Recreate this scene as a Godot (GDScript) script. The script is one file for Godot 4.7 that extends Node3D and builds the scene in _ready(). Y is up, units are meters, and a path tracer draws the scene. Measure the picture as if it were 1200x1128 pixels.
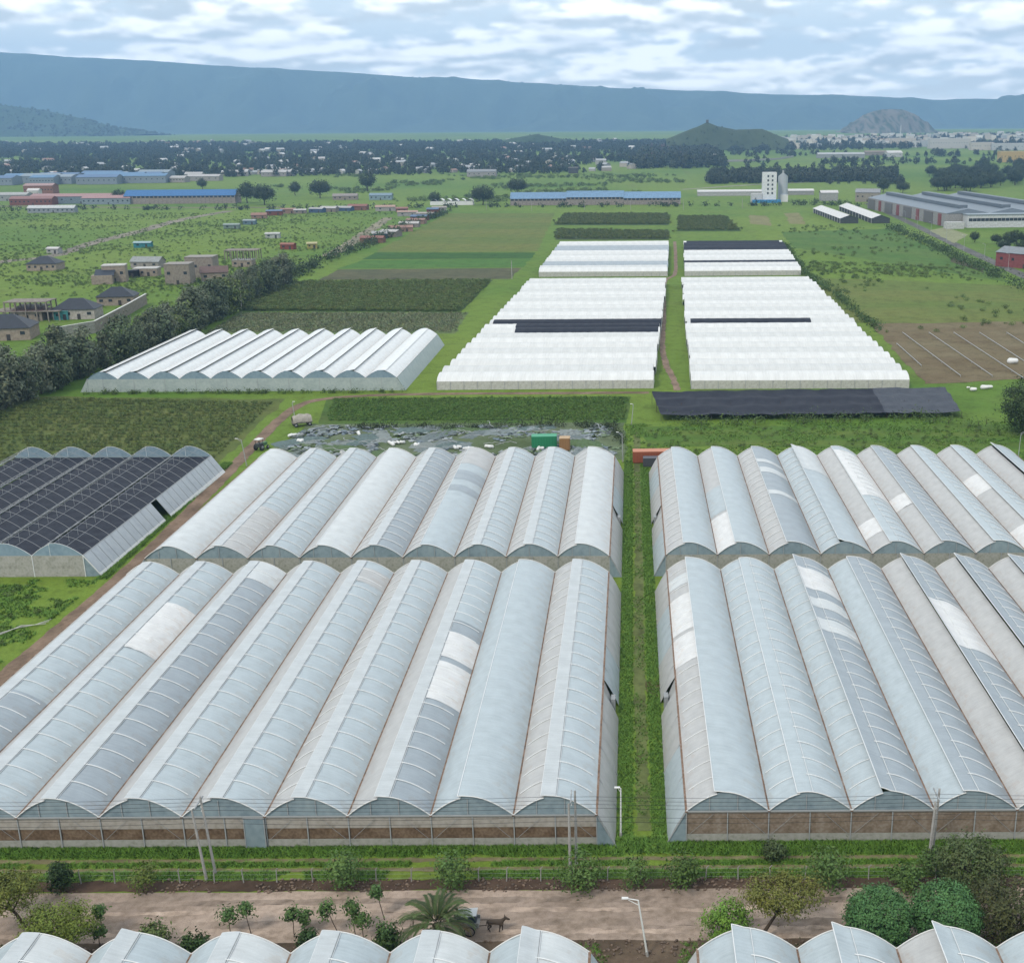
extends Node3D

var rng := RandomNumberGenerator.new()
var taken := {}
var M := {}
const W := 8.0
const GUTTER := 3.5
const TONE := 0.68  # every base colour below is stated against fresh white paint


class MB:
	var v := PackedVector3Array()
	var n := PackedVector3Array()
	var c := PackedColorArray()
	var u := PackedVector2Array()
	var u2 := PackedVector2Array()
	var ix := PackedInt32Array()
	var col := Color(1, 1, 1)

	func vert(p: Vector3, nn: Vector3, uv := Vector2.ZERO, uvb := Vector2.ZERO) -> int:
		v.append(p); n.append(nn); c.append(col); u.append(uv); u2.append(uvb)
		return v.size() - 1

	func tri(a: Vector3, b: Vector3, d: Vector3) -> void:
		var nn := (b - a).cross(d - a).normalized()
		var i := vert(a, nn, Vector2(0, 0)); vert(b, nn, Vector2(1, 0)); vert(d, nn, Vector2(1, 1))
		ix.append_array([i, i + 2, i + 1])

	func quad(a: Vector3, b: Vector3, d: Vector3, e: Vector3, uvs := Vector2(1, 1)) -> void:
		var nn := (b - a).cross(d - a) + (d - a).cross(e - a)
		nn = nn.normalized()
		var i := vert(a, nn, Vector2(0, 0)); vert(b, nn, Vector2(uvs.x, 0)); vert(d, nn, uvs); vert(e, nn, Vector2(0, uvs.y))
		ix.append_array([i, i + 2, i + 1, i, i + 3, i + 2])

	func leaf(a: Vector3, b: Vector3, d: Vector3, e: Vector3, nn: Vector3) -> void:
		if (b - a).cross(d - a).dot(nn) < 0.0:
			var t := b; b = e; e = t
		var i := vert(a, nn); vert(b, nn); vert(d, nn); vert(e, nn)
		ix.append_array([i, i + 2, i + 1, i, i + 3, i + 2])

	func box(o: Vector3, s: Vector3, q := Basis()) -> void:
		var h := s * 0.5
		var p := []
		for k in 8:
			p.append(o + q * Vector3(h.x * (1 if k & 1 else -1), h.y * (1 if k & 2 else -1), h.z * (1 if k & 4 else -1)))
		quad(p[4], p[5], p[7], p[6], Vector2(s.x, s.y)); quad(p[1], p[0], p[2], p[3], Vector2(s.x, s.y))
		quad(p[5], p[1], p[3], p[7], Vector2(s.z, s.y)); quad(p[0], p[4], p[6], p[2], Vector2(s.z, s.y))
		quad(p[6], p[7], p[3], p[2], Vector2(s.x, s.z)); quad(p[0], p[1], p[5], p[4], Vector2(s.x, s.z))

	func tube(p: Vector3, q: Vector3, r0: float, r1: float, k := 6) -> void:
		pipe([p, q], [r0, r1], k)

	func pipe(pts: Array, rad: Array, k := 6) -> void:
		var m := pts.size()
		var base := v.size()
		var side := Vector3.ZERO
		for j in m:
			var d: Vector3 = (pts[mini(j + 1, m - 1)] - pts[maxi(j - 1, 0)]).normalized()
			if side == Vector3.ZERO:
				side = d.cross(Vector3.UP if absf(d.y) < 0.9 else Vector3.RIGHT).normalized()
			side = (side - d * side.dot(d)).normalized()
			var up := d.cross(side)
			for t in k:
				var a := TAU * t / k
				var o := side * cos(a) + up * sin(a)
				vert(pts[j] + o * rad[mini(j, rad.size() - 1)], o, Vector2(float(t) / k, j))
		for j in m - 1:
			for t in k:
				var a := base + j * k + t
				var b := base + j * k + (t + 1) % k
				ix.append_array([a, a + k, b, b, a + k, b + k])
		for e in [0, m - 1]:
			var cc: int = vert(pts[e], (pts[e] - pts[1 if e == 0 else m - 2]).normalized())
			for t in k:
				var a := base + int(e) * k + t
				var b := base + int(e) * k + (t + 1) % k
				if e == 0: ix.append_array([cc, a, b])
				else: ix.append_array([cc, b, a])

	# a smooth sheet of (nu + 1) x (nv + 1) points; f(s, t) gives the point, g(s, t) the uv; s x t must turn outward
	func sheet(nu: int, nv: int, f: Callable, g: Callable) -> void:
		var base := v.size()
		var pts := []
		for j in nv + 1:
			for i in nu + 1:
				pts.append(f.call(float(i) / nu, float(j) / nv))
		for j in nv + 1:
			for i in nu + 1:
				var w := nu + 1
				var dx: Vector3 = pts[j * w + mini(i + 1, nu)] - pts[j * w + maxi(i - 1, 0)]
				var dy: Vector3 = pts[mini(j + 1, nv) * w + i] - pts[maxi(j - 1, 0) * w + i]
				vert(pts[j * w + i], dx.cross(dy).normalized(), g.call(float(i) / nu, float(j) / nv))
		for j in nv:
			for i in nu:
				var a := base + j * (nu + 1) + i
				ix.append_array([a, a + nu + 2, a + 1, a, a + nu + 1, a + nu + 2])

	func done() -> ArrayMesh:
		var arr := []
		arr.resize(Mesh.ARRAY_MAX)
		arr[Mesh.ARRAY_VERTEX] = v; arr[Mesh.ARRAY_NORMAL] = n; arr[Mesh.ARRAY_COLOR] = c
		arr[Mesh.ARRAY_TEX_UV] = u; arr[Mesh.ARRAY_TEX_UV2] = u2; arr[Mesh.ARRAY_INDEX] = ix
		var m := ArrayMesh.new()
		m.add_surface_from_arrays(Mesh.PRIMITIVE_TRIANGLES, arr)
		return m


# ------------------------------------------------------------------ naming and grouping
func numbered(called: String, under: Node) -> String:
	var key := str(under.get_instance_id()) + called
	var k: int = taken.get(key, 0)
	taken[key] = k + 1
	return called if k == 0 else "%s_%03d" % [called, k]


func put(o: Node3D, called: String, under: Node) -> Node3D:
	o.name = numbered(called, under)
	under.add_child(o, true)
	return o


func thing(called: String, label: String, category: String, at := Vector3.ZERO, turn := 0.0, group := "") -> Node3D:
	var o := put(Node3D.new(), called, self)
	o.position = at
	o.rotation.y = turn
	return tag(o, label, category, group)


func tag(o: Node3D, label: String, category: String, group := "") -> Node3D:
	o.set_meta("label", label)
	o.set_meta("category", category)
	if group: o.set_meta("group", group)
	return o


func copy(src: Node3D, at: Vector3, turn := 0.0, size := 1.0, label := "", group := "") -> Node3D:
	var o: Node3D = src.duplicate()
	put(o, String(src.name).rstrip("0123456789").trim_suffix("_"), self)
	o.position = at
	o.basis = Basis(Vector3.UP, turn).scaled(Vector3.ONE * size)
	if label: o.set_meta("label", label)
	if group: o.set_meta("group", group)
	return o


func part(called: String, mesh: Mesh, m: Material, under: Node, at := Vector3.ZERO) -> MeshInstance3D:
	var o := MeshInstance3D.new()
	o.mesh = mesh
	o.material_override = m
	o.position = at
	put(o, called, under)
	return o


func struct(called: String, mesh: Mesh, m: Material) -> MeshInstance3D:
	var o := part(called, mesh, m, self)
	o.set_meta("kind", "structure")
	return o


func scatter(called: String, mesh: Mesh, m: Material, places: Array, tints: Array, under: Node = self) -> MultiMeshInstance3D:
	var mm := MultiMesh.new()
	mm.transform_format = MultiMesh.TRANSFORM_3D
	mm.use_colors = true
	mm.mesh = mesh
	mm.instance_count = places.size()
	for k in places.size():
		mm.set_instance_transform(k, places[k])
		mm.set_instance_color(k, tints[k % tints.size()])
	var o := MultiMeshInstance3D.new()
	o.multimesh = mm
	o.material_override = m
	put(o, called, under)
	o.set_meta("kind", "stuff")
	return o


# ------------------------------------------------------------------ materials
func mt(r: float, g: float, b: float, rough := 0.8, spec := 0.4) -> StandardMaterial3D:
	var m := StandardMaterial3D.new()
	m.albedo_color = (Color(r, g, b) * TONE).linear_to_srgb()
	m.albedo_color.a = 1.0
	m.roughness = rough
	m.metallic_specular = spec
	return m


func nim(size: int, freq: float, octaves: int, seed_: int, gain := 0.5) -> Image:
	var f := FastNoiseLite.new()
	f.noise_type = FastNoiseLite.TYPE_SIMPLEX_SMOOTH
	f.seed = seed_; f.frequency = freq; f.fractal_octaves = octaves; f.fractal_gain = gain
	return f.get_seamless_image(size, size)


# two noises mixed through three colours (linear values)
func ntex(size: int, f1: float, f2: float, cols: Array, seed_: int, mixw := 0.5) -> ImageTexture:
	var a := nim(size, f1, 5, seed_).get_data()
	var b := nim(size, f2, 3, seed_ + 7).get_data()
	var out := PackedByteArray()
	out.resize(size * size * 3)
	var lut := []
	for k in 256:
		var t := clampf((k / 255.0 - 0.15) / 0.7, 0, 1) * (cols.size() - 1)
		var i := mini(int(t), cols.size() - 2)
		lut.append((cols[i] as Color).lerp(cols[i + 1], t - i).linear_to_srgb())
	for k in size * size:
		var q: Color = lut[int(a[k] * (1.0 - mixw) + b[k] * mixw)]
		out[k * 3] = q.r8; out[k * 3 + 1] = q.g8; out[k * 3 + 2] = q.b8
	return ImageTexture.create_from_image(Image.create_from_data(size, size, false, Image.FORMAT_RGB8, out))


func tm(tex: Texture2D, scale: float, rough := 0.9, spec := 0.25) -> StandardMaterial3D:
	var m := mt(1, 1, 1, rough, spec)
	m.albedo_texture = tex
	m.uv1_triplanar = true
	m.uv1_world_triplanar = true
	m.uv1_scale = Vector3.ONE * scale
	m.vertex_color_use_as_albedo = true
	return m


func vm(rough := 0.85, spec := 0.25) -> StandardMaterial3D:
	var m := mt(1, 1, 1, rough, spec)
	m.vertex_color_use_as_albedo = true
	return m


func noise_at(seed_: int, freq: float, octaves := 4) -> FastNoiseLite:
	var f := FastNoiseLite.new()
	f.noise_type = FastNoiseLite.TYPE_SIMPLEX_SMOOTH
	f.seed = seed_; f.frequency = freq; f.fractal_octaves = octaves
	return f


func elev(z: float) -> float:
	return clampf(0.0111 * (-z - 1400.0), 0.0, 47.0)


func on(x: float, z: float, y := 0.0) -> Vector3:
	return Vector3(x, elev(z) + y, z)


# ------------------------------------------------------------------ sky
func cloud_sky() -> Image:
	var a := noise_at(11, 1.0, 5)
	var b := noise_at(29, 1.0, 6)
	var cc := noise_at(53, 1.0, 3)
	var shade := func(az: float, el: float) -> Color:
		# heaped clouds in rows that crowd together toward the horizon, blue gaps between them
		var e := maxf(el, 0.002)
		var row := pow(e * 15.0, 0.72) * 2.6
		var x := sin(az) * 7.0
		var z := cos(az) * 7.0
		var w := cc.get_noise_3d(x * 0.5, z * 0.5, row * 0.6) * 0.55
		var body := a.get_noise_3d(x * 0.8 + w, row * 1.15 + w, z * 0.8)
		var puff := b.get_noise_3d(x * 2.6, row * 2.9 - w, z * 2.6) + b.get_noise_3d(x * 6.5, row * 7.0, z * 6.5) * 0.35
		var d := body * 1.0 + puff * 0.55 + 0.22
		var under := a.get_noise_3d(x * 0.8 + w, (row - 0.13) * 1.15 + w, z * 0.8) - body
		var cover := smoothstep(-0.14, 0.22, d)
		var lit := clampf(0.60 + under * 3.0 + puff * 1.0, 0, 1)
		var gap := Color(0.80, 0.89, 0.92).lerp(Color(0.24, 0.36, 0.52), smoothstep(0.05, 0.7, e))
		var grey := Color(0.72, 0.77, 0.77)
		var white := Color(1.55, 1.52, 1.46)
		var q := gap.lerp(grey.lerp(white, lit), cover * lerpf(1.0, 0.72, smoothstep(0.1, 0.7, e)))
		q = q.lerp(Color(1.00, 1.06, 1.06), clampf(1.0 - e / 0.045, 0, 1) * 0.6)
		return q * lerpf(0.82, 1.0, smoothstep(0.04, 0.4, e))
	var low := Image.create(512, 256, false, Image.FORMAT_RGBF)
	for y in 256:
		var el := (0.5 - (y + 0.5) / 256.0) * PI
		for x in 512:
			low.set_pixel(x, y, Color(0.20, 0.24, 0.16) if el < -0.01 else shade.call((x + 0.5) / 512.0 * TAU, el))
	low.resize(4096, 2048, Image.INTERPOLATE_BILINEAR)
	# the low sky again at full fineness
	for y in range(915, 1028):
		var el := (0.5 - (y + 0.5) / 2048.0) * PI
		for x in 4096:
			low.set_pixel(x, y, shade.call((x + 0.5) / 4096.0 * TAU, maxf(el, 0.0)))
	return low


func _ready() -> void:
	rng.seed = 4711
	# camera
	var cam := Camera3D.new()
	cam.name = "camera"
	cam.projection = Camera3D.PROJECTION_FRUSTUM
	cam.near = 0.5
	cam.far = 20000.0
	cam.size = 2.0 * 0.5 * 564.0 / 1390.0
	cam.frustum_offset = Vector2(0.5 * -140.0 / 1390.0, 0)
	cam.position = Vector3(3.767, 66.9, 0)
	cam.rotation = Vector3(-0.28954, 0.00182, -0.00669)
	add_child(cam)
	# sky, haze, exposure
	var env := Environment.new()
	env.background_mode = Environment.BG_SKY
	var sm := PanoramaSkyMaterial.new()
	sm.panorama = ImageTexture.create_from_image(cloud_sky())
	env.sky = Sky.new()
	env.sky.sky_material = sm
	env.background_energy_multiplier = 1.0
	env.tonemap_mode = Environment.TONE_MAPPER_LINEAR
	env.tonemap_exposure = 1.62
	env.fog_enabled = true
	env.fog_mode = Environment.FOG_MODE_EXPONENTIAL
	env.fog_density = 0.000105
	env.fog_light_color = Color(0.62, 0.81, 1.0)
	env.sdfgi_enabled = true
	env.ssao_enabled = true
	env.ssil_enabled = true
	var we := WorldEnvironment.new()
	we.name = "environment"
	we.environment = env
	add_child(we)
	# hazy sun behind thin cloud
	var sun := DirectionalLight3D.new()
	sun.name = "sun"
	sun.light_energy = 0.5
	sun.light_angular_distance = 10.0
	sun.light_color = Color(1.0, 0.96, 0.9)
	sun.shadow_enabled = true
	sun.rotation_degrees = Vector3(-50, -35, 0)
	add_child(sun)

	materials()
	more_materials()
	land()
	farm_houses()
	fields()
	far_buildings()
	planting()
	small_things()
	far_town()


func film_texture() -> ImageTexture:
	var w := 1024
	var h := 128
	var a := noise_at(3, 0.012, 4)
	var b := noise_at(8, 0.05, 4)
	var im := Image.create(w, h, false, Image.FORMAT_RGB8)
	for y in h:
		for x in w:
			var v := float(y) / h
			var k := 0.9 + a.get_noise_2d(x * 0.9, y * 1.4) * 0.10 + b.get_noise_2d(x * 1.6, y * 0.2) * 0.09 + b.get_noise_2d(x * 3.0 + 99.0, y * 3.0) * 0.05
			var q := Color(k, k, k)
			# brown dust washed down and caught in blotches along the gutter
			var dirt := smoothstep(0.12, 0.5, a.get_noise_2d(x * 1.3 + 300.0, y * 3.0) + b.get_noise_2d(x * 2.0, y * 0.5 + 50.0) * 0.5 + (v - 0.72) * 1.6)
			q = q.lerp(Color(k * 0.86, k * 0.70, k * 0.58), dirt * 0.3)
			im.set_pixel(x, y, q.clamp().linear_to_srgb())
	return ImageTexture.create_from_image(im)


func film(tex: Texture2D, r: float, g: float, b: float, rough := 0.42) -> StandardMaterial3D:
	var m := mt(r, g, b, rough, 0.5)
	m.albedo_texture = tex
	m.backlight_enabled = true
	m.backlight = Color(0.25, 0.25, 0.25)
	return m


func materials() -> void:
	var ft := film_texture()
	M.film = {
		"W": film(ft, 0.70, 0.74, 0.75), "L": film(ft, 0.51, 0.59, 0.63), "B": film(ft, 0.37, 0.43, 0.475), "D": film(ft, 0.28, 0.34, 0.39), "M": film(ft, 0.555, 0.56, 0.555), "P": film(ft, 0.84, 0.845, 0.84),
	}
	M.rib = mt(0.82, 0.85, 0.86, 0.5)
	M.gutter = tm(ntex(128, 0.02, 0.08, [Color(0.10, 0.08, 0.07), Color(0.24, 0.15, 0.10), Color(0.33, 0.28, 0.25)], 5), 0.2, 0.8)
	M.gable = tm(ntex(256, 0.01, 0.05, [Color(0.20, 0.27, 0.31), Color(0.27, 0.35, 0.39), Color(0.33, 0.41, 0.44)], 6), 0.08, 0.7)
	M.skirt = tm(ntex(256, 0.02, 0.06, [Color(0.27, 0.27, 0.23), Color(0.40, 0.40, 0.36), Color(0.47, 0.46, 0.43)], 9), 0.12, 0.7)
	M.curtain = tm(ntex(256, 0.015, 0.05, [Color(0.32, 0.29, 0.25), Color(0.42, 0.39, 0.35), Color(0.48, 0.45, 0.41)], 10), 0.12, 0.7)
	M.screen = tm(ntex(256, 0.02, 0.09, [Color(0.10, 0.065, 0.04), Color(0.19, 0.13, 0.085), Color(0.27, 0.20, 0.14)], 12), 0.1, 0.9)
	M.drape = tm(ntex(256, 0.02, 0.09, [Color(0.17, 0.13, 0.09), Color(0.27, 0.21, 0.16), Color(0.36, 0.31, 0.26)], 13), 0.1, 0.9)
	M.steel = mt(0.40, 0.42, 0.43, 0.5)
	M.greysteel = mt(0.33, 0.35, 0.36, 0.6)
	M.concrete = tm(ntex(128, 0.02, 0.1, [Color(0.30, 0.29, 0.27), Color(0.42, 0.41, 0.39), Color(0.5, 0.49, 0.47)], 14), 0.4)
	M.dark = mt(0.02, 0.022, 0.026, 0.8)
	M.white = mt(0.78, 0.79, 0.78, 0.55)
	M.net = tm(ntex(256, 0.015, 0.08, [Color(0.014, 0.017, 0.028), Color(0.022, 0.026, 0.040), Color(0.040, 0.045, 0.06)], 15), 0.08, 0.75, 0.3)
	M.leaf = vm(0.6, 0.3)
	M.leaf.backlight_enabled = true
	M.leaf.backlight = Color(0.35, 0.35, 0.35)
	M.bark = tm(ntex(128, 0.03, 0.1, [Color(0.05, 0.035, 0.025), Color(0.10, 0.075, 0.055), Color(0.15, 0.12, 0.09)], 16), 0.6)
	M.grassland = tm(ntex(512, 0.02, 0.12, [Color(0.42, 0.46, 0.38), Color(0.78, 0.80, 0.75), Color(1, 1, 1)], 17, 0.65), 0.16)
	M.grassland.albedo_color = (Color(0.88, 0.98, 0.70) * TONE).linear_to_srgb()
	coarse(M.grassland, ntex(512, 0.012, 0.05, [Color(0.62, 0.60, 0.52), Color(0.90, 0.90, 0.84), Color(1, 1, 1)], 41, 0.45), 0.021)
	M.dirt = tm(ntex(512, 0.012, 0.1, [Color(0.52, 0.50, 0.48), Color(0.84, 0.83, 0.82), Color(1, 1, 1)], 18, 0.6), 0.17)
	coarse(M.dirt, ntex(512, 0.012, 0.05, [Color(0.66, 0.64, 0.60), Color(0.90, 0.89, 0.87), Color(1, 1, 1)], 42, 0.45), 0.045)
	M.paint = vm(0.55, 0.4)
	M.plaster = tm(ntex(256, 0.02, 0.1, [Color(0.50, 0.48, 0.45), Color(0.85, 0.84, 0.82), Color(1, 1, 1)], 19), 0.12)
	M.roofing = tm(ntex(256, 0.02, 0.09, [Color(0.50, 0.44, 0.40), Color(0.84, 0.82, 0.80), Color(1, 1, 1)], 45), 0.09, 0.55, 0.4)
	M.forest = tm(ntex(512, 0.03, 0.15, [Color(0.45, 0.48, 0.45), Color(0.7, 0.72, 0.68), Color(1, 1, 1)], 20, 0.6), 0.0035)
	coarse(M.forest, ntex(512, 0.01, 0.04, [Color(0.45, 0.48, 0.42), Color(0.85, 0.86, 0.80), Color(1, 1, 1)], 46, 0.4), 0.0005)


# a second, wider pattern multiplied over the first so that repeats do not show
func coarse(m: StandardMaterial3D, tex: Texture2D, scale: float) -> void:
	m.detail_enabled = true
	m.detail_blend_mode = BaseMaterial3D.BLEND_MODE_MUL
	m.detail_uv_layer = BaseMaterial3D.DETAIL_UV_2
	m.detail_albedo = tex
	m.uv2_triplanar = true
	m.uv2_world_triplanar = true
	m.uv2_scale = Vector3.ONE * scale


# ------------------------------------------------------------------ land
func axis(marks: Array) -> PackedFloat32Array:
	var out := PackedFloat32Array()
	for k in marks.size() - 1:
		var a: float = marks[k][0]
		var b: float = marks[k + 1][0]
		var st: float = marks[k][1]
		var cnt := maxi(1, int(round(absf(b - a) / st)))
		for i in cnt:
			out.append(lerpf(a, b, float(i) / cnt))
	out.append(marks[-1][0])
	return out


func land() -> void:
	var mb := MB.new()
	var xs := axis([[-8500.0, 400.0], [-2000.0, 100.0], [-700.0, 30.0], [-180.0, 6.0], [180.0, 30.0], [700.0, 100.0], [2000.0, 400.0], [7500.0, 400.0]])
	var zs := axis([[120.0, 10.0], [-60.0, 3.0], [-320.0, 8.0], [-1400.0, 60.0], [-3000.0, 200.0], [-9600.0, 200.0]])
	var a := noise_at(100, 0.012, 5)
	var b := noise_at(101, 0.05, 4)
	var cn := noise_at(102, 0.0022, 4)
	for z in zs:
		for x in xs:
			var k := a.get_noise_2d(x, z) * 0.7 + b.get_noise_2d(x, z) * 0.4
			var g := Color(0.13, 0.25, 0.045).lerp(Color(0.21, 0.30, 0.07), clampf(0.5 + k, 0, 1))
			g = g.lerp(Color(0.29, 0.365, 0.08), clampf(0.55 + cn.get_noise_2d(x, z) * 1.6, 0, 1) * 0.7)
			var dry := clampf(b.get_noise_2d(x * 0.7 + 500, z * 0.7) * 1.6 - 0.55, 0, 1)
			g = g.lerp(Color(0.25, 0.21, 0.13), dry * 0.6)
			mb.col = g
			mb.vert(Vector3(x, elev(z), z), Vector3.UP, Vector2(x, z))
	var w := xs.size()
	for j in zs.size() - 1:
		for i in w - 1:
			var p := j * w + i
			mb.ix.append_array([p, p + w, p + 1, p + 1, p + w, p + w + 1])
	fix_up(mb)
	struct("ground", mb.done(), M.grassland)

	hill("escarpment", [Vector3(-11305.4, 787.3, -10200.0), Vector3(-7166.3, 760.8, -10200.0), Vector3(-5792.3, 719.6, -10200.0), Vector3(-5108.0, 676.1, -10200.0), Vector3(-4422.0, 632.6, -10200.0), Vector3(-3733.6, 595.5, -10200.0), Vector3(-3044.6, 551.8, -10200.0), Vector3(-2353.9, 508.0, -10200.0), Vector3(-1662.0, 457.5, -10200.0), Vector3(-967.7, 420.0, -10200.0), Vector3(-272.0, 382.5, -10200.0), Vector3(424.9, 351.5, -10200.0), Vector3(1123.0, 320.5, -10200.0), Vector3(1821.9, 296.1, -10200.0), Vector3(2521.6, 271.7, -10200.0), Vector3(3220.9, 260.6, -10200.0), Vector3(4623.1, 218.3, -10200.0), Vector3(8128.9, 162.4, -10200.0)], 1500.0, 260.0, Color(0.11, 0.165, 0.09), 300, 40)
	hill("hill", [Vector3(-4671.7, 262.0, -6000.0), Vector3(-3858.2, 221.6, -6000.0), Vector3(-3040.0, 192.9, -6000.0), Vector3(-2837.7, 168.0, -6000.0), Vector3(-2637.7, 123.4, -6000.0), Vector3(-2497.9, 86.9, -6000.0), Vector3(-2357.1, 54.2, -6000.0)], 420.0, 14.0, Color(0.075, 0.13, 0.055), 80, 20)
	hill("hill", [Vector3(84.1, 41.4, -2900.0), Vector3(120.1, 54.6, -2900.0), Vector3(156.0, 67.8, -2900.0), Vector3(181.8, 79.1, -2900.0), Vector3(207.9, 69.4, -2900.0), Vector3(248.0, 61.5, -2900.0), Vector3(310.0, 63.0, -2900.0), Vector3(340.3, 51.3, -2900.0), Vector3(372.7, 39.5, -2900.0)], 70.0, 5.0, Color(0.10, 0.13, 0.055), 80, 16)
	hill("hill", [Vector3(-348.7, 37.6, -3400.0), Vector3(-296.7, 46.3, -3400.0), Vector3(-258.9, 52.8, -3400.0), Vector3(-219.2, 45.8, -3400.0), Vector3(-172.4, 36.5, -3400.0)], 90.0, 3.0, Color(0.08, 0.13, 0.05), 40, 10)
	hill("quarry_hill", [Vector3(883.4, 44.0, -5200.0), Vector3(928.5, 78.1, -5200.0), Vector3(976.9, 112.0, -5200.0), Vector3(1057.8, 135.4, -5200.0), Vector3(1129.2, 134.9, -5200.0), Vector3(1191.2, 114.1, -5200.0), Vector3(1236.1, 83.0, -5200.0), Vector3(1288.9, 41.4, -5200.0)], 170.0, 34.0, Color(0.33, 0.29, 0.25), 70, 16)

	# tracks and roads
	ribbon("road", [Vector3(-260, 0, -89.7), Vector3(-50, 0, -89.9), Vector3(0, 0, -90.0), Vector3(60, 0, -90.0), Vector3(260, 0, -89.6)], 3.55, Color(0.50, 0.40, 0.33), 0.024, 0.25)
	for e in [[-87.6, 0.35, 1.12], [-88.9, 0.5, 0.88], [-90.6, 0.3, 1.15], [-92.0, 0.4, 0.86]]:
		ribbon("wheel_track", [Vector3(-200, 0, e[0]), Vector3(-60, 0, e[0] + 0.3), Vector3(-10, 0, e[0] - 0.1), Vector3(40, 0, e[0] + 0.2), Vector3(200, 0, e[0])], e[1], Color(0.50, 0.40, 0.33) * e[2], 0.03 + e[1] * 0.01, 0.3)
	ribbon("road_bank", [Vector3(-260, 0, -94.3), Vector3(0, 0, -94.4), Vector3(260, 0, -94.4)], 0.85, Color(0.125, 0.085, 0.062), 0.016, 0.45)
	ribbon("road_bank", [Vector3(-260, 0, -84.4), Vector3(0, 0, -84.8), Vector3(260, 0, -84.4)], 2.2, Color(0.16, 0.12, 0.085), 0.012, 0.8)
	for zz in [-96.9, -98.4]:
		ribbon("wheel_track", [Vector3(-120, 0, zz), Vector3(-20, 0, zz + 0.1), Vector3(20, 0, zz), Vector3(120, 0, zz)], 0.30, Color(0.26, 0.235, 0.13), 0.018, 0.22)
	ribbon("farm_track", [Vector3(-77.6, 0, -100), Vector3(-77.2, 0, -138), Vector3(-76.9, 0, -151), Vector3(-76.8, 0, -184), Vector3(-78.6, 0, -223), Vector3(-80.4, 0, -255), Vector3(-81.6, 0, -280), Vector3(-80.3, 0, -296), Vector3(-73, 0, -303), Vector3(-55, 0, -306.3), Vector3(-20, 0, -306.5), Vector3(8, 0, -306.5)], 1.35, Color(0.29, 0.21, 0.155), 0.03, 0.35)
	ribbon("wheel_track", [Vector3(4.6, 0, -103), Vector3(4.4, 0, -140), Vector3(4.7, 0, -200), Vector3(4.5, 0, -270)], 0.7, Color(0.17, 0.21, 0.075), 0.02, 0.5)
	ribbon("footpath", [Vector3(15.6, 0, -309), Vector3(15.0, 0, -325), Vector3(13.6, 0, -345), Vector3(13.4, 0, -380), Vector3(15.4, 0, -440), Vector3(18.5, 0, -540), Vector3(24, 0, -570), Vector3(27, 0, -640), Vector3(30, 0, -740)], 0.9, Color(0.34, 0.25, 0.19), 0.03, 0.5)
	ribbon("footpath", [Vector3(-164.46, 0.00, -665.53), Vector3(-168.84, 0.00, -725.46), Vector3(-177.02, 0.00, -823.89), Vector3(-189.54, 0.00, -961.68)], 4.0, Color(0.36, 0.33, 0.24), 0.03, 2.0)
	ribbon("dirt_road", [Vector3(-339.94, 0.00, -601.88), Vector3(-336.32, 0.00, -645.27), Vector3(-322.94, 0.00, -675.50), Vector3(-335.43, 0.00, -759.48), Vector3(-339.33, 0.00, -836.50), Vector3(-350.75, 0.00, -948.60), Vector3(-346.11, 0.00, -1058.04)], 5.0, Color(0.33, 0.30, 0.25), 0.03, 3.0)
	ribbon("asphalt_road", [Vector3(217.86, 0.00, -1107.19), Vector3(206.22, 0.00, -899.58), Vector3(195.46, 0.00, -733.24), Vector3(189.17, 0.00, -621.92), Vector3(184.39, 0.00, -533.08)], 3.2, Color(0.19, 0.19, 0.185), 0.03, 0.3)
	ribbon("dirt_road", [Vector3(-631.24, 0.00, -1159.03), Vector3(-459.01, 0.00, -1116.00), Vector3(-313.64, 0.00, -1101.10)], 6.0, Color(0.25, 0.22, 0.17), 0.03, 2.0)
	ribbon("asphalt_road", [Vector3(61.30, 0.00, -1378.35), Vector3(157.84, 0.81, -1473.07), Vector3(236.92, 1.33, -1519.80), Vector3(335.97, 2.09, -1588.64)], 5.0, Color(0.38, 0.36, 0.31), 0.05, 1.0)


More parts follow.
